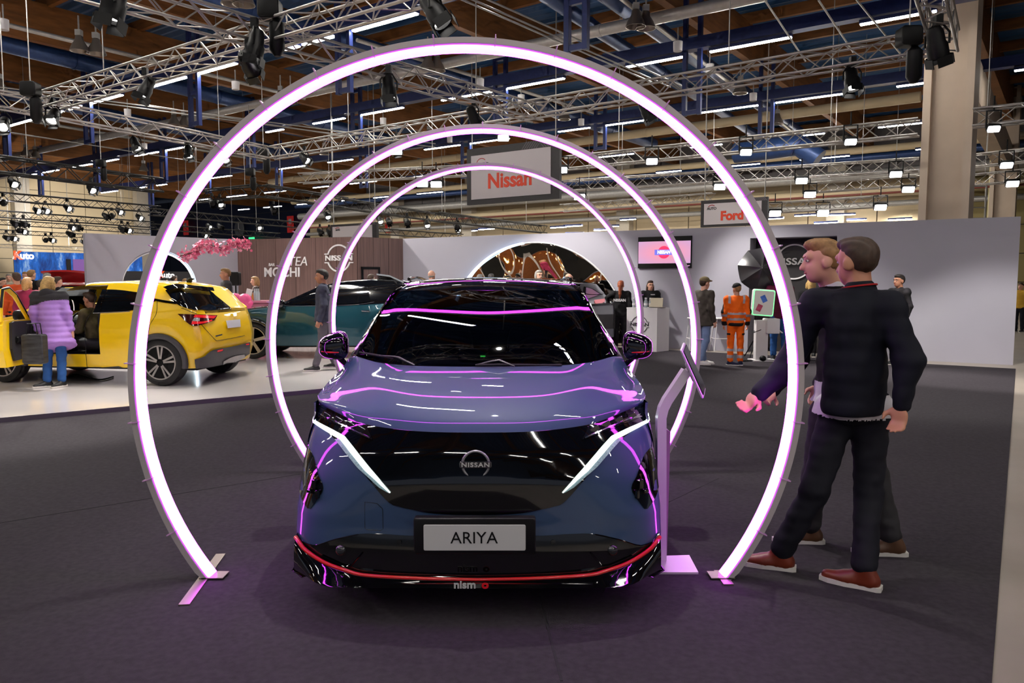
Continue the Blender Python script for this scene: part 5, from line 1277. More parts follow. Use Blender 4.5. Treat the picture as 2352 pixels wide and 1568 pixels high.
    def wheels(s,spokes=5,face=M_alu,dark=M_black,double=True,rim=.255,sides=(1,-1)):
        wr=s.wr
        for sx in sides:
            for ax in (0,-s.wb):
                c=Vector((sx*(s.hw-.13),ax,wr+.0))
                t=MB().lathe([(rim,-.1),(rim+.03,-.115),(wr-.012,-.095),(wr,-.05),(wr,.05),(wr-.012,.095),(rim+.03,.115),(rim,.1)],c,(1,0,0),36).build('tyre',M_rub,s.o,smooth=40,world=False)
                R=MB().lathe([(rim,.1),(rim-.012,.105),(rim-.02,.08),(rim-.03,-.05),(.001,-.06)],c,(sx,0,0),28); R.build('rim_barrel',dark,t,smooth=40,world=False)
                MB().lathe([(rim+.004,.09),(rim+.004,.108),(rim-.014,.108),(rim-.014,.09)],c,(sx,0,0),36).build('rim_lip',face,t,smooth=40,world=False)
                ph=.25
                for k in range(spokes):
                    for dlt in ((-.17,.17) if double else (0,)):
                        a=2*PI*k/spokes+ph+dlt; d=Vector((0,math.cos(a),math.sin(a))); sd=Vector((0,-math.sin(a),math.cos(a)))
                        if double: b=d*.055; e=d*(rim-.01)-sd*dlt*.02
                        else: b=d*.03; e=d*(rim-.01)
                        w_=.013 if double else .028; x=Vector((sx,0,0)); off=c+x*.085
                        MB().prism([off+b-sd*w_,off+b+sd*w_,off+e+sd*w_*1.2+x*.012,off+e-sd*w_*1.2+x*.012],x*.018).build('spoke',face,t,world=False)
                MB().lathe([(.001,.1),(.05,.098),(.058,.08)],c,(sx,0,0),16).build('hub_cap',dark,t,smooth=40,world=False)
        return s
    def arch(s,r,m,w_=.05):
        for sx in (1,-1):
            for ax in (0,-s.wb):
                ar=s.wr+.055; P=[Vector((sx*(s.hw*.985),ax+(ar+.01)*math.cos(-.2+(PI+.4)*k/22),s.wr+(ar*.97+.0)*math.sin(-.2+(PI+.4)*k/22))) for k in range(23)]
                MB().path(P,w_,n=8,flat=(1,.9)).build('wheel_arch',m,s.o,smooth=60,world=False)
# yellow crossover, seen from its rear left corner, driver's door open
n0=GR(378,894); f0=GR(505,864); ax_=(n0-f0).normalized(); rzj=math.atan2(ax_.y,ax_.x)
mid_=n0-ax_*.80
J=GCar('car','bright yellow small crossover car with open front door on the white floor','dummy' and (mid_.x,mid_.y,plz),rzj,M_yel,wb=2.66,fo=.86,ro=.68,hw=.92,wr=.355,
  belt=[(-3.5,.78),(-3.3,.88),(-2.4,1.02),(-1,1.06),(0,1.12),(.4,1.15),(.7,1.12)],
  roof=[(-3.5,.80),(-3.2,.92),(-2.45,1.05),(-1.72,1.47),(-1.3,1.555),(-.7,1.575),(-.1,1.545),(.22,1.49),(.3,1.45),(.62,1.15),(.7,1.12)],
  endk=[(.2,.84),(.45,.95),(.6,1),(.8,.97),(1.0,.9),(1.15,.84),(1.5,.80)])
J.hull(cut=lambda c:(c.x>.45 and -1.98<c.y<-.98 and .46<c.z<1.50) or (c.x<-.5 and -1.9<c.y<-.2 and c.z>1.07 and c.z<1.46) or (-2.36<c.y<-1.80 and abs(c.x)<.66 and c.z>1.08))
J.wheels(); J.arch(.05,M_clad)
J.patch('rear_glass',[(381,667),(396,662.5),(434,664),(480,667.5),(492,677),(530,708)],[(381,668),(405,697),(434,709),(463,712.5),(505,711.5),(529,709)],M_glassd and mat('rear_glass_black',C(8,8,10),.06,coat=1),18,8)
J.patch('rear_side_window',[(236,665),(270,666),(296,669),(338,676),(360,688)],[(215,718),(262,716),(296,714),(330,706),(361,690)],MATS['rear_glass_black'],16,6)
J.patch('black_roof_strip',[(358,686),(380,690),(406,694)],[(358,691),(380,695.5),(405,698.5)],M_gloss,8,2,.014)
b_=J.patch('spoiler',[(379,664),(400,660),(434,661.5),(484,665.5)],[(390,671),(410,668),(440,669),(487,674)],M_gloss,12,3,.06)
t_=J.patch('tail_light',[(409,721),(440,722),(470,723),(497,724.5)],[(412,724),(439,747),(465,745),(490,736)],mat('lamp_dark_red',C(60,8,12),.1,coat=1),14,5,.02)
J.patch('tail_light_red',[(447,723.5),(470,724.5),(494,726)],[(444,729),(468,731),(488,732)],M_tail,8,2,.026,par=t_); J.patch('tail_light_red',[(441,738),(462,739),(484,734)],[(440,745.5),(463,743.5),(484,737.5)],M_tail,8,2,.026,par=t_)
J.patch('tail_light_clear',[(446,730),(458,731)],[(442,738),(457,738)],mat('lamp_clear',C(170,165,165),.1),4,2,.026,par=t_)
J.patch('number_plate',[(515,737),(548,734)],[(519,754),(549,751)],mat('plate_white',C(200,198,202),.35),4,2,.03,smooth=False)
J.patch('rear_emblem',[(532,719),(539,718)],[(533,727),(540,726)],M_chrome,6,4,.03); J.patch('model_lettering',[(492,771),(508,767)],[(493,774),(508,770)],M_chrome,4,1,.02)
J.patch('rear_bumper',[(447,824),(466,817),(486,803),(530,795),(571,785)],[(449,852),(470,850),(500,842),(540,829),(570,811)],M_clad,18,6,.03)
J.patch('skid_plate',[(508,828),(530,817),(556,812)],[(506,838),(532,830),(558,820)],M_galv,8,3,.045); J.patch('reflector',[(494,804),(507,801)],[(494,808),(506,805)],M_tail,4,2,.04); J.patch('reflector',[(560,789),(567,788)],[(560,792),(567,791)],M_tail,4,2,.04)
J.patch('sill_cladding',[(196,843),(230,842),(262,846),(296,850)],[(193,858),(230,859),(262,860),(296,861)],M_clad,8,2,.012)
for uv in ([(416,707),(445,718),(452,720)],[(462,745),(480,765),(494,780),(499,782),(530,777),(562,770)],[(361,690),(359,720),(345,745),(340,772)],[(222,670),(213,710),(196,745),(197,800),(200,842)]): J.line('panel_gap',uv,.004,M_black)
J.line('window_chrome',[(214,719),(262,717),(298,715)],.006,M_galv); J.line('pillar_bar',[(247,666),(235,694),(231,717)],.012,M_gloss,.014)
# cabin lining, seat, sun visor
MB().grid([[Vector((x,-2.38,1.07)) for x in (-.74,-.3,.3,.74)],[Vector((x,-1.78,1.47)) for x in (-.62,-.3,.3,.62)]]).build('windscreen',glass_mat('clear_glass',(.8,.85,.85,1),1.3),J.o,world=False)
MB().box((-.76,-1.4,.72),(.06,1.9,.64)).build('cabin_lining',M_inter,J.o,world=False); MB().box((0,-1.4,.42),(1.4,1.7,.06)).build('cabin_floor',M_inter,J.o,world=False)
q=MB(); superell((.40,-1.12,.9),(.25,.12,.36),.6,q,14,8); superell((.40,-1.4,.58),(.25,.3,.1),.6,q,14,8); q.build('driver_seat',M_inter,J.o,smooth=180,world=False)
MB().rbox((0,-2.0,.86),(1.4,.35,.3),.1,axis=0).build('dashboard',M_inter,J.o,world=False)
MB().path([Vector((.38+.17*math.cos(2*PI*k/20),-1.72+.05*math.sin(2*PI*k/20),.92+.16*math.sin(2*PI*k/20))) for k in range(20)],.014,n=6,closed=True).build('steering_wheel',M_black,J.o,smooth=60,world=False)
# open door, swung out towards the viewer
hx=Vector((.90,-1.98,0)); dd_=Vector((.96,.24,0)).normalized(); nn_=Vector((-dd_.y,dd_.x,0))
def dp(a,z,o=0): return hx+dd_*a+UP*z+nn_*o
out=[(0,.36),(1.0,.36),(1.06,.6),(1.04,.95),(1.0,1.02),(0,1.0)]
D_=MB().prism([dp(a,z,-.05) for a,z in out],nn_*.09).build('front_door',M_yel,J.o,world=False)
MB().path([dp(.30,1.02),dp(.62,1.36),(dp(.80,1.46)),dp(.94,1.44),dp(1.0,1.2),dp(1.02,1.0)],.035,n=8).build('window_frame',M_yel,D_,world=False,smooth=60)
MB().path([dp(.30,1.02,.02),dp(.62,1.37,.02),(dp(.80,1.475,.02)),dp(.955,1.45,.02),dp(1.02,1.2,.02)],.02,n=6).build('door_seal',M_black,D_,world=False,smooth=60)
ins=[(.10,.46),(.84,.44),(.90,.62),(.88,.98),(.80,1.0),(.10,.98)]
MB().prism([dp(a,z,.042) for a,z in ins],nn_*.035).build('door_trim',M_inter,D_,world=False)
MB().rbox(dp(.5,.74,.09),(.62,.07,.09),.03,axis=0,R=Matrix((dd_,nn_,UP)).transposed()).build('armrest',M_black,D_,world=False); MB().rbox(dp(.42,.56,.085),(.5,.05,.12),.04,axis=1,R=Matrix((dd_,nn_,UP)).transposed()).build('door_pocket',M_black,D_,world=False)
q=MB(); superell(dp(.2,1.06,-.16),(.11,.07,.08),.7,q,14,8); q.build('door_mirror',M_black,D_,smooth=180,world=False)
MB().path([Vector((GR(150+8.5*i,876-6*math.sin(i*.5)).x,GR(150+8.5*i,876-6*math.sin(i*.5)).y,plz+.014)) for i in range(14)],.012,n=5).build('loose_cable',M_black,J.o)
q=MB(); q.path([Vector((-.02,-.05,1.565)),Vector((0,0,1.60)),Vector((0,.05,1.60))],[.05,.03,.012],n=6); q.build('roof_aerial',M_black,J.o,world=False)
# teal car behind
t0=GR(585,830)
T=GCar('car','dark teal crossover car with black roof behind the yellow car','' or (t0.x+2.75,t0.y+.8,plz),-PI/2,M_teal,wb=2.75,fo=.92,ro=.9,hw=.94,wr=.37,up=M_gloss,
  belt=[(-3.67,.72),(-3.5,.86),(-3.0,.98),(-2.2,1.06),(-1,1.06),(0,1.12),(.6,1.17),(.9,1.1)],
  roof=[(-3.67,.74),(-3.5,.87),(-3.0,1.0),(-2.3,1.075),(-1.5,1.45),(-1.1,1.55),(-.4,1.61),(.2,1.58),(.55,1.5),(.85,1.15),(.9,1.1)])
T.hull(); T.wheels(5,M_alu,M_black,False,.27); T.arch(.035,M_gloss)
T.patch('front_window',[(690,668),(720,660),(748,656)],[(655,699),(700,700),(748,699)],MATS['rear_glass_black'],10,5)
T.patch('rear_window',[(756,656),(800,655),(846,658)],[(756,699),(805,698),(850,693)],MATS['rear_glass_black'],10,5)
T.line('window_chrome',[(650,701),(700,702),(760,701),(820,699),(860,693)],.008,M_chrome); T.line('panel_gap',[(752,702),(754,740),(756,800)],.004,M_black)
T.patch('sill',[(625,796),(700,798),(800,800),(880,800)],[(625,806),(700,808),(800,808),(880,807)],M_clad,8,2,.012)
T.line('door_handle',[(831,714),(850,715)],.014,M_chrome,.02,4)
q=MB(); superell(T.I@(T.hit(646,697)[0]+Vector((0,-.16,0))),(.12,.12,.09),.7,q,14,8); q.build('door_mirror',M_gloss,T.o,smooth=180,world=False)
a_=PY(866,628,t0.y+.5); 
MB().slab([[PY(865,628,t0.y+.1),PY(895,632,t0.y+.1),PY(926,646,t0.y+.1)],[PY(872,636,t0.y+1.3),PY(900,643,t0.y+1.3),PY(922,655,t0.y+1.3)]],(0,0,-.03)).build('raised_tailgate',mat('tailgate_glass',C(120,125,130),.1,alpha=.8),T.o,smooth=60)
MB().tube(PY(905,645,t0.y+.1),PY(925,665,t0.y+.1),.02).build('gas_strut',M_black,T.o)
# grey car by the mirror
G=GCar('car','grey crossover car with black roof seen from behind, right of the blue car roof',(1.3,17.4,plz),math.radians(-125),M_gcar,wb=2.66,fo=.86,ro=.8,hw=.92,wr=.36,up=M_gloss,
  belt=[(-3.5,.75),(-3.2,.9),(-2.3,1.03),(0,1.1),(.5,1.12),(.8,1.05)],roof=[(-3.5,.76),(-3.2,.92),(-2.4,1.06),(-1.6,1.5),(-.8,1.62),(0,1.58),(.35,1.5),(.62,1.13),(.8,1.05)])
G.hull(); G.wheels(5,M_alu,M_black,False,.26); G.arch(.04,M_clad)
G.patch('rear_lamp',[(1364,690),(1388,687)],[(1366,697),(1389,695)],M_tail,6,2,.02); G.patch('rear_bumper',[(1368,722),(1395,722),(1424,720)],[(1368,752),(1395,755),(1424,752)],M_clad,8,4,.03)
G.patch('rear_glass',[(1330,652),(1350,651),(1376,655)],[(1334,672),(1355,676),(1388,676)],MATS['rear_glass_black'],8,4,.012)
# far cars at the left
for nm,lb,loc,rz,m in (('car','white car far left behind the crowd',(-15.9,23.6,.0),math.radians(-60),M_wcar),('car','red car far left with raised tailgate',(-14.1,24.8,.0),math.radians(-170),M_rcar)):
    g=GCar(nm,lb,loc,rz,m,wb=2.6,fo=.85,ro=.75,hw=.9,wr=.34,
      belt=[(-3.5,.75),(-3.2,.9),(-2.3,1.03),(0,1.1),(.5,1.12),(.75,1.05)],roof=[(-3.5,.76),(-3.2,.92),(-2.4,1.06),(-1.6,1.48),(-.8,1.58),(0,1.54),(.35,1.48),(.62,1.13),(.75,1.05)])
    g.hull(); g.wheels(5,M_alu,M_black,False,.25)
    MB().grid([[Vector((x*.62,.36-.0,1.47)) for x in (-1,0,1)],[Vector((x*.74,.64,1.14)) for x in (-1,0,1)]]).build('rear_glass',MATS['rear_glass_black'],g.o,world=False)
    for sx in (1,-1): MB().grid([[Vector((sx*.74,y,1.46)) for y in (-1.5,-.6,.1)],[Vector((sx*.885,y,1.1)) for y in (-2.1,-.6,.4)]]).build('side_window',MATS['rear_glass_black'],g.o,world=False)
    for sx in (1,-1): MB().box((sx*.68,.72,.95),(.3,.06,.14)).build('tail_light',M_tail,g.o,world=False)
    if m is M_rcar:
        MB().slab([[Vector((x*.64,.3,1.55)) for x in (-1,-.5,0,.5,1)],[Vector((x*.66,.8,1.82-.04*x*x)) for x in (-1,-.5,0,.5,1)],[Vector((x*.62,1.15,1.9-.04*x*x)) for x in (-1,-.5,0,.5,1)]],(0,0,.05)).build('raised_tailgate',m,g.o,smooth=60,world=False)
        MB().box((0,.6,1.2),(1.2,.06,.5)).build('boot_opening',M_black,g.o,world=False)
# ---------------------------------------------------------------- people
S_={k:mat('skin_'+k,C(*c),.5,var=.06,vscale=9) for k,c in dict(fair=(214,160,136),warm=(196,138,112),tan=(170,118,92)).items()}
HR={k:mat('hair_'+k,C(*c),.6,var=.3,vscale=40) for k,c in dict(brown=(62,42,30),dark=(30,24,22),blond=(196,158,96),grey=(140,134,128),red=(140,66,30),light=(150,112,70)).items()}
CL={}
def cloth(n,c,r=.8,v=.12): 
    if n not in CL: CL[n]=mat('cloth_'+n,C(*c),r,var=v,vscale=7,bump=0,spec=.25)
    return CL[n]
M_eye=mat('eye_white',C(225,220,215),.2); M_iris=mat('iris',C(40,30,26),.15); M_lip=mat('lips',C(168,92,84),.5)
def person(label,loc,rz,h=1.75,pose=None,skin='fair',top='black',pants='dark',shoes='black',hair=('short','brown'),lean=0,head=(0,0),vox=.014,coat=None,coat_r=.215,sway=0,puff=0,bands=None,extra=None,girth=1,group=None,glasses=False,cap=None,bag=False,hidden_legs=False,tc=None,pc=None,shc=None):
    o=thing('person',label,'person',loc,rz,group); I=mw(o).inverted(); k=h/1.75
    V=lambda x,y,z:Vector((x*k,y*k,z*k))
    J=dict(pel=V(0,0,.95),wai=V(0,0,1.08),che=V(0,0,1.29),nek=V(0,.012,1.475),hed=V(0,-.012,1.625),
      shL=V(.185,0,1.42),elL=V(.24,.03,1.14),wrL=V(.245,-.05,.89),shR=V(-.185,0,1.42),elR=V(-.24,.03,1.14),wrR=V(-.245,-.05,.89),
      hpL=V(.09,0,.93),knL=V(.10,-.02,.50),anL=V(.105,.02,.09),hpR=V(-.09,0,.93),knR=V(-.10,-.02,.50),anR=V(-.105,.02,.09))
    if lean:
        R=Matrix.Rotation(math.radians(lean),3,'X')
        for n in ('wai','che','nek','hed','shL','elL','wrL','shR','elR','wrR'): J[n]=J['pel']+R@(J[n]-J['pel'])
    if sway:
        for n in ('wai','che','nek','hed','shL','elL','wrL','shR','elR','wrR'): J[n]=J[n]+V(sway*(J[n].z/k-.95)/.6,0,0)
    for n,p in (pose or {}).items():
        J[n]=I@p[1] if isinstance(p,tuple) and p[0]=='w' else V(*p)
    Rh=Matrix.Rotation(math.radians(head[0]),3,'Z')@Matrix.Rotation(math.radians(head[1]),3,'X')
    hc=J['hed']; HL=lambda x,y,z:hc+Rh@V(x,y,z); RhL=[list(r) for r in Rh.transposed()]
    e=lambda c,r:('e',c,[x*k for x in r],RhL)
    B=[e(HL(0,.012,.035),(.076,.096,.092)),e(HL(0,-.03,-.03),(.062,.068,.082)),e(HL(0,-.05,-.075),(.04,.036,.036)),('c',HL(0,-.088,.02),HL(0,-.112,-.022),.011*k,.017*k),
       e(HL(.077,.012,-.005),(.014,.028,.034)),e(HL(-.077,.012,-.005),(.014,.028,.034)),('c',HL(-.035,-.076,.042),HL(.035,-.076,.042),.022*k,.022*k),
       ('c',J['hed']-Vector((0,-.015,.05))*k,J['nek'],.056*k,.062*k),('c',J['nek'],J['che'],.06*k,.10*k,(1,1.2,1)),('c',J['che'],J['pel'],.11*k,.11*k,(1,1.25,1))]
    for s in 'LR':
        B+=[('c',J['che'],J['sh'+s],.05*k,.045*k),('c',J['sh'+s],J['el'+s],.045*k,.036*k),('c',J['el'+s],J['wr'+s],.036*k,.026*k),('c',J['hp'+s],J['kn'+s],.07*k,.048*k),('c',J['kn'+s],J['an'+s],.045*k,.035*k),('c',J['pel'],J['hp'+s],.08*k,.08*k)]
    hands=[]
    for s,sg in (('L',1),('R',-1)):
        d=(J['wr'+s]-J['el'+s]).normalized(); w_=J['wr'+s]; x=d.cross(Vector((sg,0,0))); x=(x if x.length>.2 else d.cross(UP)).normalized(); n=x.cross(d).normalized()*(-sg)
        if n.dot(Vector((0,0,0))-w_+J['che'])<0: n=-n
        pc_=w_+d*.052*k; Rp=Matrix((x,n,d)).transposed(); hands.append(('e',pc_,[.043*k,.017*k,.052*k],[list(r) for r in Rp.transposed()]))
        for q,(ox,L) in enumerate(((-.031,.062),(-.0105,.078),(.0105,.072),(.031,.056))):
            a=w_+d*.09*k+x*ox*k; b=a+(d*.8+n*.35)*L*.5*k; c=b+(d*.45+n*.8)*L*.5*k; hands+=[('c',a,b,.0105*k,.0095*k),('c',b,c,.0095*k,.0075*k)]
        a=w_+d*.03*k+x*(-.036)*k; b=a+(d*.6-x*.7+n*.25)*.042*k; hands+=[('c',a,b,.014*k,.011*k),('c',b,b+(d*.85-x*.1+n*.35)*.03*k,.0105*k,.0085*k)]
    sdfobj('body',B+hands,vox*.75 if vox<.013 else vox*.8,S_[skin],o,k=.012*k)
    # face
    f=MB(); fi=MB()
    for sx in (-1,1): f.ell(HL(sx*.031,-.0845,.018),(.0125*k,.008*k,.0085*k),8,6,R=Rh); fi.ell(HL(sx*.031,-.091,.018),(.006*k,.004*k,.006*k),8,6,R=Rh)
    ey=f.build('eyes',M_eye,o,smooth=180,world=False); fi.build('iris',M_iris,ey,smooth=180,world=False)
    MB().ell(HL(0,-.094,-.052),(.024*k,.008*k,.0075*k),10,6,R=Rh).build('mouth',M_lip,o,smooth=180,world=False)
    st,hcn=hair; hm=HR.get(hcn,HR['brown'])
    if st!='bald':
        eb=MB()
        for sx in (-1,1): eb.path([HL(sx*.015,-.098,.038),HL(sx*.034,-.096,.044),HL(sx*.05,-.084,.038)],.004*k,n=5)
        eb.build('eyebrows',hm,o,world=False)
        P=[e(HL(0,.026,.055),(.0815,.090,.082)),e(HL(0,.05,.022),(.074,.066,.075)),e(HL(0,-.02,.10),(.07,.075,.04))]
        if st=='long': P+=[('c',HL(.07,.03,.0),HL(.085,.03,-.13),.035*k,.028*k),('c',HL(-.07,.03,.0),HL(-.085,.03,-.13),.035*k,.028*k),('c',HL(0,.07,0),HL(0,.08,-.15),.065*k,.05*k)]
        if st=='bob': P+=[('c',HL(.072,.02,.02),HL(.08,.01,-.07),.038*k,.032*k),('c',HL(-.072,.02,.02),HL(-.08,.01,-.07),.038*k,.032*k),('c',HL(0,.07,0),HL(0,.07,-.08),.065*k,.06*k)]
        if st=='pony': P+=[e(HL(0,.115,.02),(.045,.045,.045)),('c',HL(0,.125,.0),HL(0,.14,-.20),.045*k,.035*k),('c',HL(0,.14,-.2),HL(.01,.12,-.32),.035*k,.015*k)]
        dsp=(lambda X,Y,Z:.004*np.sin(X*160+np.sin(Z*60))) if vox<.013 else None
        sdfobj('hair',P,vox*.8,hm,o,k=.02*k,disp=dsp)
    else:
        hm2=HR['grey']; sdfobj('hair_fringe',[('c',HL(.07,.04,-.01),HL(0,.09,-.02),.022*k,.024*k),('c',HL(-.07,.04,-.01),HL(0,.09,-.02),.022*k,.024*k)],vox*.8,hm2,o,k=.02*k)
    if cap:
        sdfobj('cap',[e(HL(0,.01,.075),(.092,.108,.075)),('c',HL(-.04,-.10,.062),HL(.04,-.10,.062),.012*k,.012*k,(1,.35,1)),('c',HL(-.03,-.14,.056),HL(.03,-.14,.056),.01*k,.01*k,(1,.35,1))],vox*.7,cap,o,k=.03)
    if glasses:
        g=MB()
        for sx in (-1,1): g.path([HL(sx*.034+.022*math.cos(2*PI*i/12),-.104,.018+.018*math.sin(2*PI*i/12)) for i in range(12)],.0022*k,n=4,closed=True); g.tube(HL(sx*.056,-.10,.02),HL(sx*.078,.01,.015),.002*k,n=4)
        g.build('glasses',M_black,o,world=False)
    # clothes
    tm=tc; q=girth
    t_=[('c',J['che']+V(0,0,.03),J['wai'],.150*k*q,.145*k*q,(.92,1.32,1)),('c',J['wai'],J['pel']-V(0,0,.05),.145*k*q,.158*k*q,(.95,1.28,1)),('c',J['shL'],J['shR'],.078*k,.078*k,(1,1.05,1)),('c',J['nek']-V(0,0,.02),J['che'],.075*k,.13*k,(1,1.2,1))]
    if coat: t_.append(('c',J['pel'],J['pel']+(Vector(coat)*k),.16*k*q,coat_r*k*q,(.95,1.25,1)))
    for s in 'LR': t_+=[('c',J['sh'+s],J['el'+s],.068*k*q**.5,.060*k*q**.5),('c',J['el'+s],J['wr'+s]-(J['wr'+s]-J['el'+s]).normalized()*.01,.058*k*q**.5,.046*k)]
    dsp=None
    if puff: dsp=lambda X,Y,Z:puff*(np.abs(np.sin(Z*PI/.085/k))*-1+.5)+.003*np.sin(X*40+Z*25)
    else: dsp=lambda X,Y,Z:.0035*np.sin(X*38+Z*31+Y*20)+.0025*np.sin(Z*70-X*22)
    J['_t']=(t_,dsp)
    dn=(J['pel']-J['che']).normalized(); hp_=(J['pel']+dn*.10*k) if not coat else (J['pel']+Vector(coat)*k); J['_c']=(tuple(hp_),tuple(dn))
    jk=sdfobj('jacket',t_,vox,tm,o,k=.05*k,disp=dsp,cut=J['_c'])
    pt=[('c',J['pel']+V(0,0,.02),J['pel']-V(0,0,.04),.128*k,.13*k,(.92,1.15,1))]
    for s in 'LR':
        an=J['an'+s]; kn=J['kn'+s]; pt+=[('c',J['hp'+s]-V(0,0,.02),kn,.097*k,.071*k),('c',kn,kn.lerp(an,.93),.069*k,.062*k)]
    dp_=lambda X,Y,Z:.003*np.sin(Z*45+X*30)+.002*np.sin(Z*90)
    J['_tr']=sdfobj('trousers',pt,vox,pc,o,k=.03*k,disp=dp_); J['_p']=(pt,dp_)
    if extra: extra(o,J,V,k,vox,jk)
    for s in 'LR':
        an=J['an'+s]; kn=J['kn'+s]; fw=Vector((0,-1,0)); 
        zb=an.z-.09*k; fwd=(pose or {}).get('ft'+s); fw=(I.to_3x3()@fwd).normalized() if fwd is not None else fw
        hl=Vector((an.x,an.y,zb+.035*k))-fw*.035*k; mi=hl+fw*.12*k; te=hl+fw*.205*k
        so=sdfobj('shoe',[('c',hl+UP*.015*k,an+UP*.02*k,.042*k,.045*k),('c',hl,mi,.04*k,.044*k,(1,1,1.15)),('c',mi,te,.044*k,.034*k,(1,1,1.3)),('c',an-UP*.02*k,mi+UP*.01,.038*k,.03*k)],min(vox,.012),shc,o,k=.02)
        sd=fw.cross(UP); pr=[]
        for a_,w_ in ((-.05,.028),(-.03,.038),(.05,.038),(.12,.046),(.2,.04),(.245,.018)): pr.append((a_*k,w_*k))
        ol=[hl+fw*a_+sd*w_ for a_,w_ in pr]+[hl+fw*a_-sd*w_ for a_,w_ in pr[::-1]]
        for p in ol: p.z=zb+.003
        MB().prism(ol,(0,0,.024*k)).build('sole',mat('shoe_sole',C(210,205,200),.6),so,world=False)
    return o,J
def at(u,v,Y=None,z=None):
    p=GR(u,v) if Y is None else PY(u,v,Y); return p
W_=lambda u,v,Y:('w',PY(u,v,Y))
Wv=lambda p:('w',Vector(p))
def crop(name,key,J,vox,m,par,k,inf,keep,label=None):
    pr,d=J[key]; kk=.05*k if key=='_t' else .03*k
    return sdfobj(name,pr,vox,m,par,k=kk,disp=(lambda X,Y,Z:(d(X,Y,Z) if d else 0)+inf+0*X),keep=keep,label=label,cut=J['_c'] if key=='_t' else None)
navy=cloth('navy',(14,16,30),.75); dkj=cloth('dark_jeans',(22,22,32)); blkc=cloth('black',(24,23,26)); jeans=cloth('blue_jeans',(44,86,146)); lilac=cloth('lilac',(176,132,214),.6); oran=cloth('hivis_orange',(250,104,16),.75); refl=mat('reflective_band',C(170,160,166),.4,var=.1); brn=mat('brown_leather',C(112,44,24),.4,var=.2); brn2=mat('tan_leather',C(86,56,36),.5,var=.2); whs=mat('white_shoe',C(215,212,210),.5); bks=mat('black_shoe',C(26,26,28),.5)
olive=cloth('olive_grey',(72,66,60)); burg=cloth('burgundy',(96,26,54)); brownc=cloth('brown_coat',(96,68,56)); puffo=cloth('rust_orange',(196,74,24),.5); wine=cloth('wine',(124,28,62)); gry=cloth('mid_grey',(96,92,96)); camou=cloth('camo',(96,88,58),.8,.5); cream=cloth('cream',(170,158,140))
# two men walking in front of the right wall
fa=GR(1983,1352); fb=GR(1790,1308)
fa2=fa+Vector((0,0,.1)); fb2=fb+Vector((0,0,.1))
base=Vector((PY(1962,900,4.2).x,4.2,.008)); dirA=math.radians(-140); fwA=Vector((math.sin(dirA)*1,-math.cos(dirA),0))
def navyx(o,J,V,k,vox,jk):
    MB().path([J['nek']+V(.080*math.cos(2*PI*i/24),.082*math.sin(2*PI*i/24)-.005,.035+.012*math.sin(2*PI*i/24)) for i in range(24)],.005*k,n=6,closed=True).build('collar_trim',cloth('red_trim',(170,36,40)),jk,smooth=60,world=False); crop('shirt_hem','_p',J,.012,cloth('white_shirt',(205,200,208)),jk,k,-.03,lambda x,y,z:(z>J['pel'].z-.118*k)&(z<J['pel'].z)); sdfobj('collar',[('c',J['nek']-V(0,0,.05),J['nek']+V(0,0,.0),.10*k,.084*k)],.011,navy,jk,k=.01)
person('tall man in navy quilted jacket and dark jeans, walking left, nearest the right ring side',base,dirA,1.86,dict(anR=('w',fa2),knR=W_(1995,1130,4.18),hpR=W_(2000,935,4.22),hpL=W_(1925,935,4.3),knL=W_(1872,1125,4.16),anL=('w',fb2),
  shL=W_(1872,700,4.28),elL=W_(1806,850,4.36),wrL=W_(1742,905,4.34),shR=W_(2040,705,4.1),elR=W_(2088,830,4.0),wrR=W_(2070,930,3.98),ftR=Vector((-.8,.55,0)),ftL=Vector((-.9,.35,0))),'warm',hair=('short','brown'),tc=navy,pc=dkj,shc=brn,vox=.011,puff=.006,head=(-15,5),extra=navyx,girth=1.2)
ga=GR(1858,1248); gb_=GR(2046,1276)
baseB=Vector((PY(1925,900,4.75).x,4.75,.008)); dirB=math.radians(-100)
def shirtx(o,J,V,k,vox,jk):
    crop('shirt_hem','_p',J,.012,cloth('white_shirt',(205,200,208)),jk,k,-.022,lambda x,y,z:(z>J['pel'].z-.118*k)&(z<J['pel'].z))
    crop('shirt_collar','_t',J,.012,CL['white_shirt'],jk,k,-.006,lambda x,y,z:(z>J['nek'].z+.0*k)&(abs(x-J['nek'].x)<.11))
person('man in dark jacket and grey trousers walking left, half hidden behind the navy jacket man',baseB,dirB,1.86,dict(anL=('w',ga+UP*.1),anR=('w',gb_+UP*.1),knL=W_(1872,1090,4.6),knR=W_(2010,1090,4.6),hpL=W_(1900,935,4.75),hpR=W_(1975,935,4.7),
  shL=W_(1868,705,4.95),shR=W_(1990,700,4.6),elL=W_(1830,830,4.9),wrL=W_(1775,895,4.7),hed=W_(1888,603,4.72),nek=W_(1908,655,4.75),ftL=Vector((-1,.1,0)),ftR=Vector((-1,.15,0))),'fair',hair=('short','light'),tc=blkc,pc=cloth('charcoal',(48,46,50)),shc=brn2,vox=.012,head=(0,5),extra=shirtx)
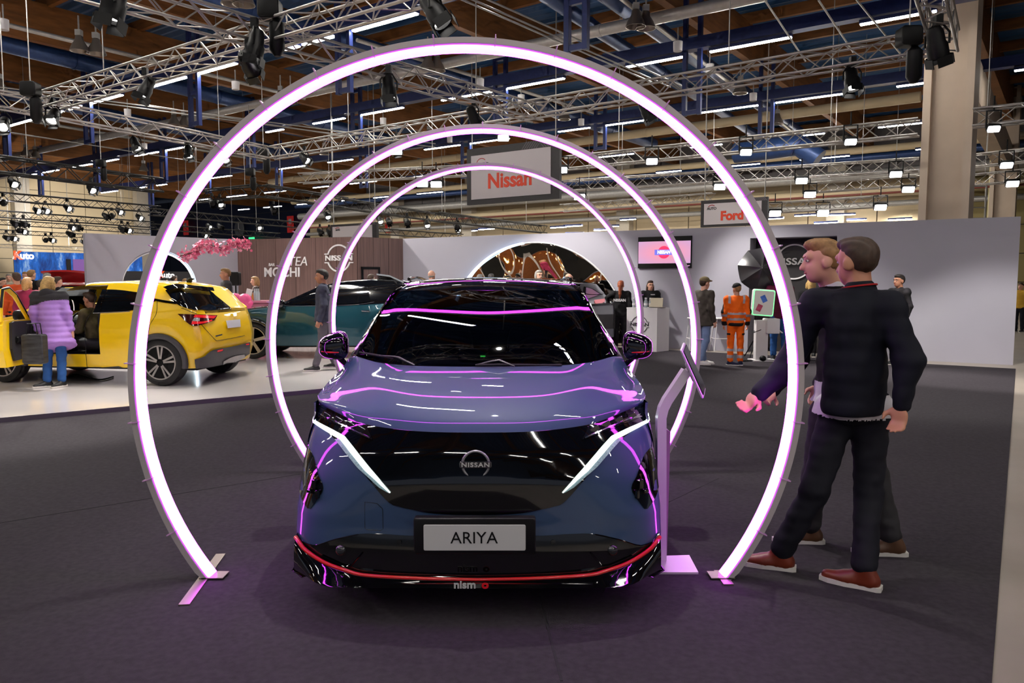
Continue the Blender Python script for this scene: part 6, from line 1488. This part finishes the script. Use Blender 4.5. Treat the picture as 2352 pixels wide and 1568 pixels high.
# woman in the lilac coat leaning in at the yellow car
fp=GR(128,897); fp.z=plz
def lil(o,J,V,k,vox,jk):
    R=Matrix.Rotation(math.radians(30),3,'X')
    cg=cloth('charcoal_grey',(52,50,54)); ax=(J['nek']-J['pel']).normalized(); pl_=J['pel']
    crop('dark_yoke','_t',J,.014,cg,jk,k,-.008,lambda x,y,z:((x-pl_.x)*ax.x+(y-pl_.y)*ax.y+(z-pl_.z)*ax.z)>.36*k,label='dark grey yoke of the coat')
    sdfobj('hood',[('e',J['nek']+V(0,.075,-.02),[.12*k,.075*k,.10*k])],.014,cg,jk)
person('blond woman in a long lilac puffer coat bending in at the yellow car door',fp,math.radians(-172),1.68,dict(ftL=Vector((-.5,-.6,0)),ftR=Vector((-.2,-.9,0))),'fair',hair=('bob','blond'),lean=22,head=(0,20),sway=.14,tc=lilac,pc=jeans,shc=bks,puff=.014,girth=1.12,coat=(-.07,.03,-.34),coat_r=.235,extra=lil,vox=.013)
# shopping bag held at her side
bp0=PY(80,798,10.7); b=thing('shopping_bag','black shopping bag with white brush print held beside the lilac coat','bag',bp0)
mbg=mat('bag_print',C(38,38,40),.5,var=.95,vscale=5,stretch=(1,1,5)); MB().rbox(bp0-UP*.02,(.30,.14,.42),.04).build('bag_body',mbg,b,smooth=40)
for dy in (-.05,.05): MB().path([bp0+Vector((-.08,dy,.18)),bp0+Vector((-.06,dy,.34)),bp0+Vector((.06,dy,.34)),bp0+Vector((.08,dy,.18))],.008,n=5).build('handle',M_black,b)
# driver in the yellow car
pj=J.M@Vector((.38,-1.42,.62-.95))
o,_=person('bearded man in camouflage jacket sitting in the yellow car',pj,J.o.rotation_euler.z,1.72,dict(knL=(.12,-.42,1.0),anL=(.12,-.55,.75),knR=(-.12,-.42,1.0),anR=(-.12,-.55,.75),elL=(.25,-.12,1.16),wrL=(.16,-.38,1.12),elR=(-.25,-.12,1.16),wrR=(-.14,-.38,1.14)),'warm',hair=('short','brown'),head=(-10,15),lean=6,tc=camou,pc=dkj,shc=whs,vox=.016)
# person in orange work wear
def hiv(o,J,V,k,vox,jk):
    T=lambda n,m,f,key='_t':crop(n,key,J,.012,m,jk if key=='_t' else J['_tr'],k,-.006,f)
    zz=lambda a,b:(lambda x,y,z:(z>a*k)&(z<b*k)&(abs(x)<.19*k))
    for a,b in ((1.095,1.14),(.975,1.02)): T('reflective_band',refl,zz(a,b))
    T('black_hem',blkc,zz(.70,.925))
    for s_ in (1,-1):
        T('reflective_shoulder',refl,lambda x,y,z:(x*s_>.125*k)&(x*s_<.175*k)&(z>1.33*k)); T('sleeve_band',refl,lambda x,y,z:(x*s_>.19*k)&(z>1.05*k)&(z<1.10*k)); T('black_sleeve_patch',blkc,lambda x,y,z:(x*s_>.27*k)&(z>1.12*k)&(z<1.33*k)); T('black_cuff',blkc,lambda x,y,z:(x*s_>.19*k)&(z<.95*k)&(z>.8*k))
        for a,b in ((.17,.23),(.31,.37)): T('trouser_band',refl,lambda x,y,z:(x*s_>0)&(z>a*k)&(z<b*k),'_p')
        T('cargo_pocket_flap',blkc,lambda x,y,z:(x*s_>.12*k)&(z>.66*k)&(z<.70*k),'_p')
p=GR(1688,839)
person('young worker in orange high visibility jacket and trousers with a black cap',p,math.radians(170),1.57,dict(ftL=Vector((.75,-.6,0)),ftR=Vector((-.1,.9,0))),'warm',hair=('short','light'),head=(20,0),tc=oran,pc=oran,shc=cloth('navy_shoe',(30,34,60)),cap=blkc,vox=.013,extra=hiv,girth=1.05)
# man in grey brown parka with cap
p=GR(1614,838)
person('man in grey brown parka and light jeans walking, left of the person in orange',p,math.radians(118),1.69,dict(anL=(.1,-.12,.09),anR=(-.1,.16,.11),knR=(-.1,.02,.5),ftL=Vector((.85,-.3,0)),ftR=Vector((.85,-.3,0))),'fair',hair=('short','brown'),tc=olive,pc=cloth('light_jeans',(120,140,178)),shc=whs,coat=(0,0,-.16),coat_r=.19,girth=1.12,cap=cloth('beige_cap',(120,106,80)),vox=.014)
# staff: woman pointing at the grey car, woman behind the counter
p=Vector(GR(1424,803)); 
def backtxt(o,J,V,k,vox,jk): pass
o,J_=person('woman in black hoodie with red ponytail, seen from behind and pointing at the grey car',p,math.radians(165),1.62,dict(shR=(-.18,0,1.41),elR=(-.42,-.06,1.30),wrR=(-.64,-.14,1.33),elL=(.26,.02,1.14),wrL=(.2,-.14,1.02)) if False else dict(elL=(.40,-.05,1.30),wrL=(.64,-.1,1.30),elR=(-.25,.03,1.14),wrR=(-.16,-.18,1.04)),'fair',hair=('pony','red'),tc=blkc,pc=cloth('wide_black',(34,32,36)),shc=whs,vox=.013,girth=1.03)
fr_=Matrix.Rotation(math.radians(165),3,'Z'); rt=fr_@Vector((-1,0,0)); text('NISSAN',.085,Vector(p)+fr_@Vector((0,.172,1.17)),rt,UP,M_white,o,'back_lettering',.012,bold=.003)
p=PY(1493,700,18.3); p.z=0
o,_=person('woman with glasses in a black hoodie standing behind the white counter',p,math.radians(5),1.62,dict(elL=(.25,-.04,1.16),wrL=(.08,-.26,1.12),elR=(-.25,-.04,1.16),wrR=(-.06,-.26,1.13)),'fair',hair=('long','brown'),tc=blkc,pc=blkc,shc=bks,glasses=True,vox=.014)
text('team',.05,p+Vector((.03,-.178,1.3)),(1,0,0),UP,M_white,o,'chest_print',.01)
# man in burgundy shirt by the photo booth, man at the wall, arm of another
p=GR(1788,826)
person('man in burgundy shirt and open brown jacket bending over the photo booth',p,math.radians(-25),1.80,dict(elR=(-.32,-.08,1.14),wrR=(-.28,-.30,1.05),ftL=Vector((-.3,-.9,0))),'fair',hair=('short','dark'),lean=12,head=(0,15),tc=burg,pc=jeans,shc=bks,vox=.014,
  extra=lambda o,J,V,k,vox,jk:[sdfobj('open_jacket',[('c',J['sh'+s],J['el'+s],.078*k,.07*k) ,('c',J['el'+s],J['wr'+s],.068*k,.056*k),('c',J['sh'+s].lerp(J['che'],.3),J['hp'+s]+V(.04 if s=='L' else -.04,0,0),.10*k,.10*k,(1,1.1,1))],.015,brownc,jk,k=.03) for s in 'LR'])
p=PY(2064,700,14.6); p.z=0
person('dark haired man in patterned black shirt against the right wall, behind the walking men',p,math.radians(-75),1.74,None,'tan',hair=('short','dark'),tc=cloth('pattern_black',(36,34,38),.8,.8),pc=blkc,shc=bks,vox=.015)
p=PY(1862,660,16.2); p.z=0
person('curly blond visitor in the dark recess behind the ring side',p,math.radians(160),1.66,None,'fair',hair=('bob','blond'),tc=blkc,pc=blkc,shc=bks,vox=.018)
# walkers and bar people on the left
p=GR(745,858); p.z=plz
person('man in dark blue jacket and grey trousers walking past the teal car',p,math.radians(-80),1.76,dict(anL=(.1,-.14,.09),anR=(-.1,.18,.12),knR=(-.1,.04,.5)),'tan',hair=('short','dark'),tc=cloth('slate_coat',(56,58,74)),pc=cloth('grey_trouser',(88,84,92)),shc=bks,vox=.014,coat=(0,0,-.1),coat_r=.175,girth=1.1)
p=PY(521,700,17.0); p.z=plz
person('grey blond man in a dark grey jacket walking between the yellow car and the bar',p,math.radians(-60),1.83,None,'warm',hair=('short','light'),tc=cloth('dark_grey',(62,60,64)),pc=blkc,shc=bks,vox=.016,girth=1.1)
p=PY(588,700,19.95); p.z=plz
person('woman with shoulder length hair in a grey top behind the pink bar counter',p,math.radians(-70),1.66,None,'fair',hair=('bob','light'),tc=cloth('grey_top',(120,108,104)),pc=blkc,shc=bks,vox=.016)
# heads seen over the car roofs
HD=[(852,642,18.6,1.66,'short','brown','brown haired visitor looking over the teal car roof',160,blkc),
    (991,633,19.2,1.76,'bald','grey','bald visitor left of the wavy mirror, behind the blue car roof',150,gry),
    (1237,633,19.2,1.74,'bob','grey','grey haired man with glasses behind the blue car roof',30,gry),
    (1306,640,18.8,1.72,'bald','grey','bald man looking towards the wavy mirror, right of the grey haired man',120,blkc),
    (1102,641,20.3,1.70,'short','grey','white haired visitor at the left foot of the wavy mirror',160,cream),
    (1128,640,20.1,1.71,'short','dark','dark haired visitor before the wavy mirror',170,blkc)]
for u,v,Y,hh,st,hcn,lb,yaw,tcx in HD:
    top=PY(u,v-10,Y).z; p=PY(u,v,Y); p.z=plz
    person(lb,p,math.radians(yaw),max(1.55,(PY(u,v,Y).z-plz)/1.625*1.75),None,'fair',hair=(st,hcn),tc=tcx,pc=dkj,shc=bks,vox=.018,glasses='glasses' in lb)
# crowd at the far left
CR=[(38,640,16.5,1.80,'short','brown','man in a rust orange puffer jacket at the left edge of the crowd',-130,puffo,.012),
    (62,652,15.0,1.66,'bob','light','light haired woman in a wine red top behind the open yellow door',175,wine,0),
    (72,632,20.5,1.72,'short','light','blond visitor in dark clothes beyond the wine red woman',170,blkc,0),
    (108,640,20.0,1.70,'short','grey','grey haired visitor beyond the yellow windscreen',160,olive,0),
    (131,648,17.6,1.70,'short','brown','balding man in a navy jacket before the red car',150,navy,0),
    (95,655,16.5,1.70,'short','dark','dark haired person in olive green behind the lilac coat woman',165,camou,0),
    (58,634,25.5,1.74,'short','light','distant visitor near the white car, under the banner',20,gry,0),
    (20,638,27,1.72,'short','grey','distant grey haired visitor at the left edge',30,cream,0),
    (5,648,22,1.66,'short','dark','distant dark haired visitor cut by the left edge',90,blkc,0),
    (362,643,27,1.72,'short','grey','grey haired visitor seen through the round opening, left',170,gry,0),
    (378,646,26,1.68,'short','dark','dark haired visitor seen through the round opening, centre',160,blkc,0),
    (345,648,28,1.66,'bald','grey','bald visitor at the left rim of the round opening',20,cream,0),
    (425,648,26.5,1.68,'bob','light','visitor in a blue jacket seen through the round opening, right',170,cloth('royal_blue',(30,70,160)),0),
    (400,642,29,1.74,'short','brown','visitor in a red top seen through the round opening',150,cloth('red_top',(150,40,44)),0),
    (2345,658,24,1.72,'short','brown','man in a mustard top standing beyond the end of the right wall',-60,cloth('mustard',(196,150,50)),0)]
for u,v,Y,hh,st,hcn,lb,yaw,tcx,pf in CR:
    p=PY(u,v,Y); z=p.z; p.z=0
    person(lb,p,math.radians(yaw),max(1.5,z/1.625*1.75),None,'fair',hair=(st,hcn),tc=tcx,pc=dkj,shc=bks,vox=.02,puff=pf,girth=1.08)
# lettering becomes plain meshes
dg_=bpy.context.evaluated_depsgraph_get()
for o in [x for x in bpy.data.objects if x.type=='FONT']:
    me=bpy.data.meshes.new_from_object(o.evaluated_get(dg_)); nm=o.name.split('.')[0]; me.name=nm
    n_=bpy.data.objects.new(nm,me); COL.objects.link(n_); n_.parent=o.parent; n_.matrix_parent_inverse=o.matrix_parent_inverse; n_.matrix_basis=o.matrix_basis.copy()
    bpy.data.objects.remove(o)
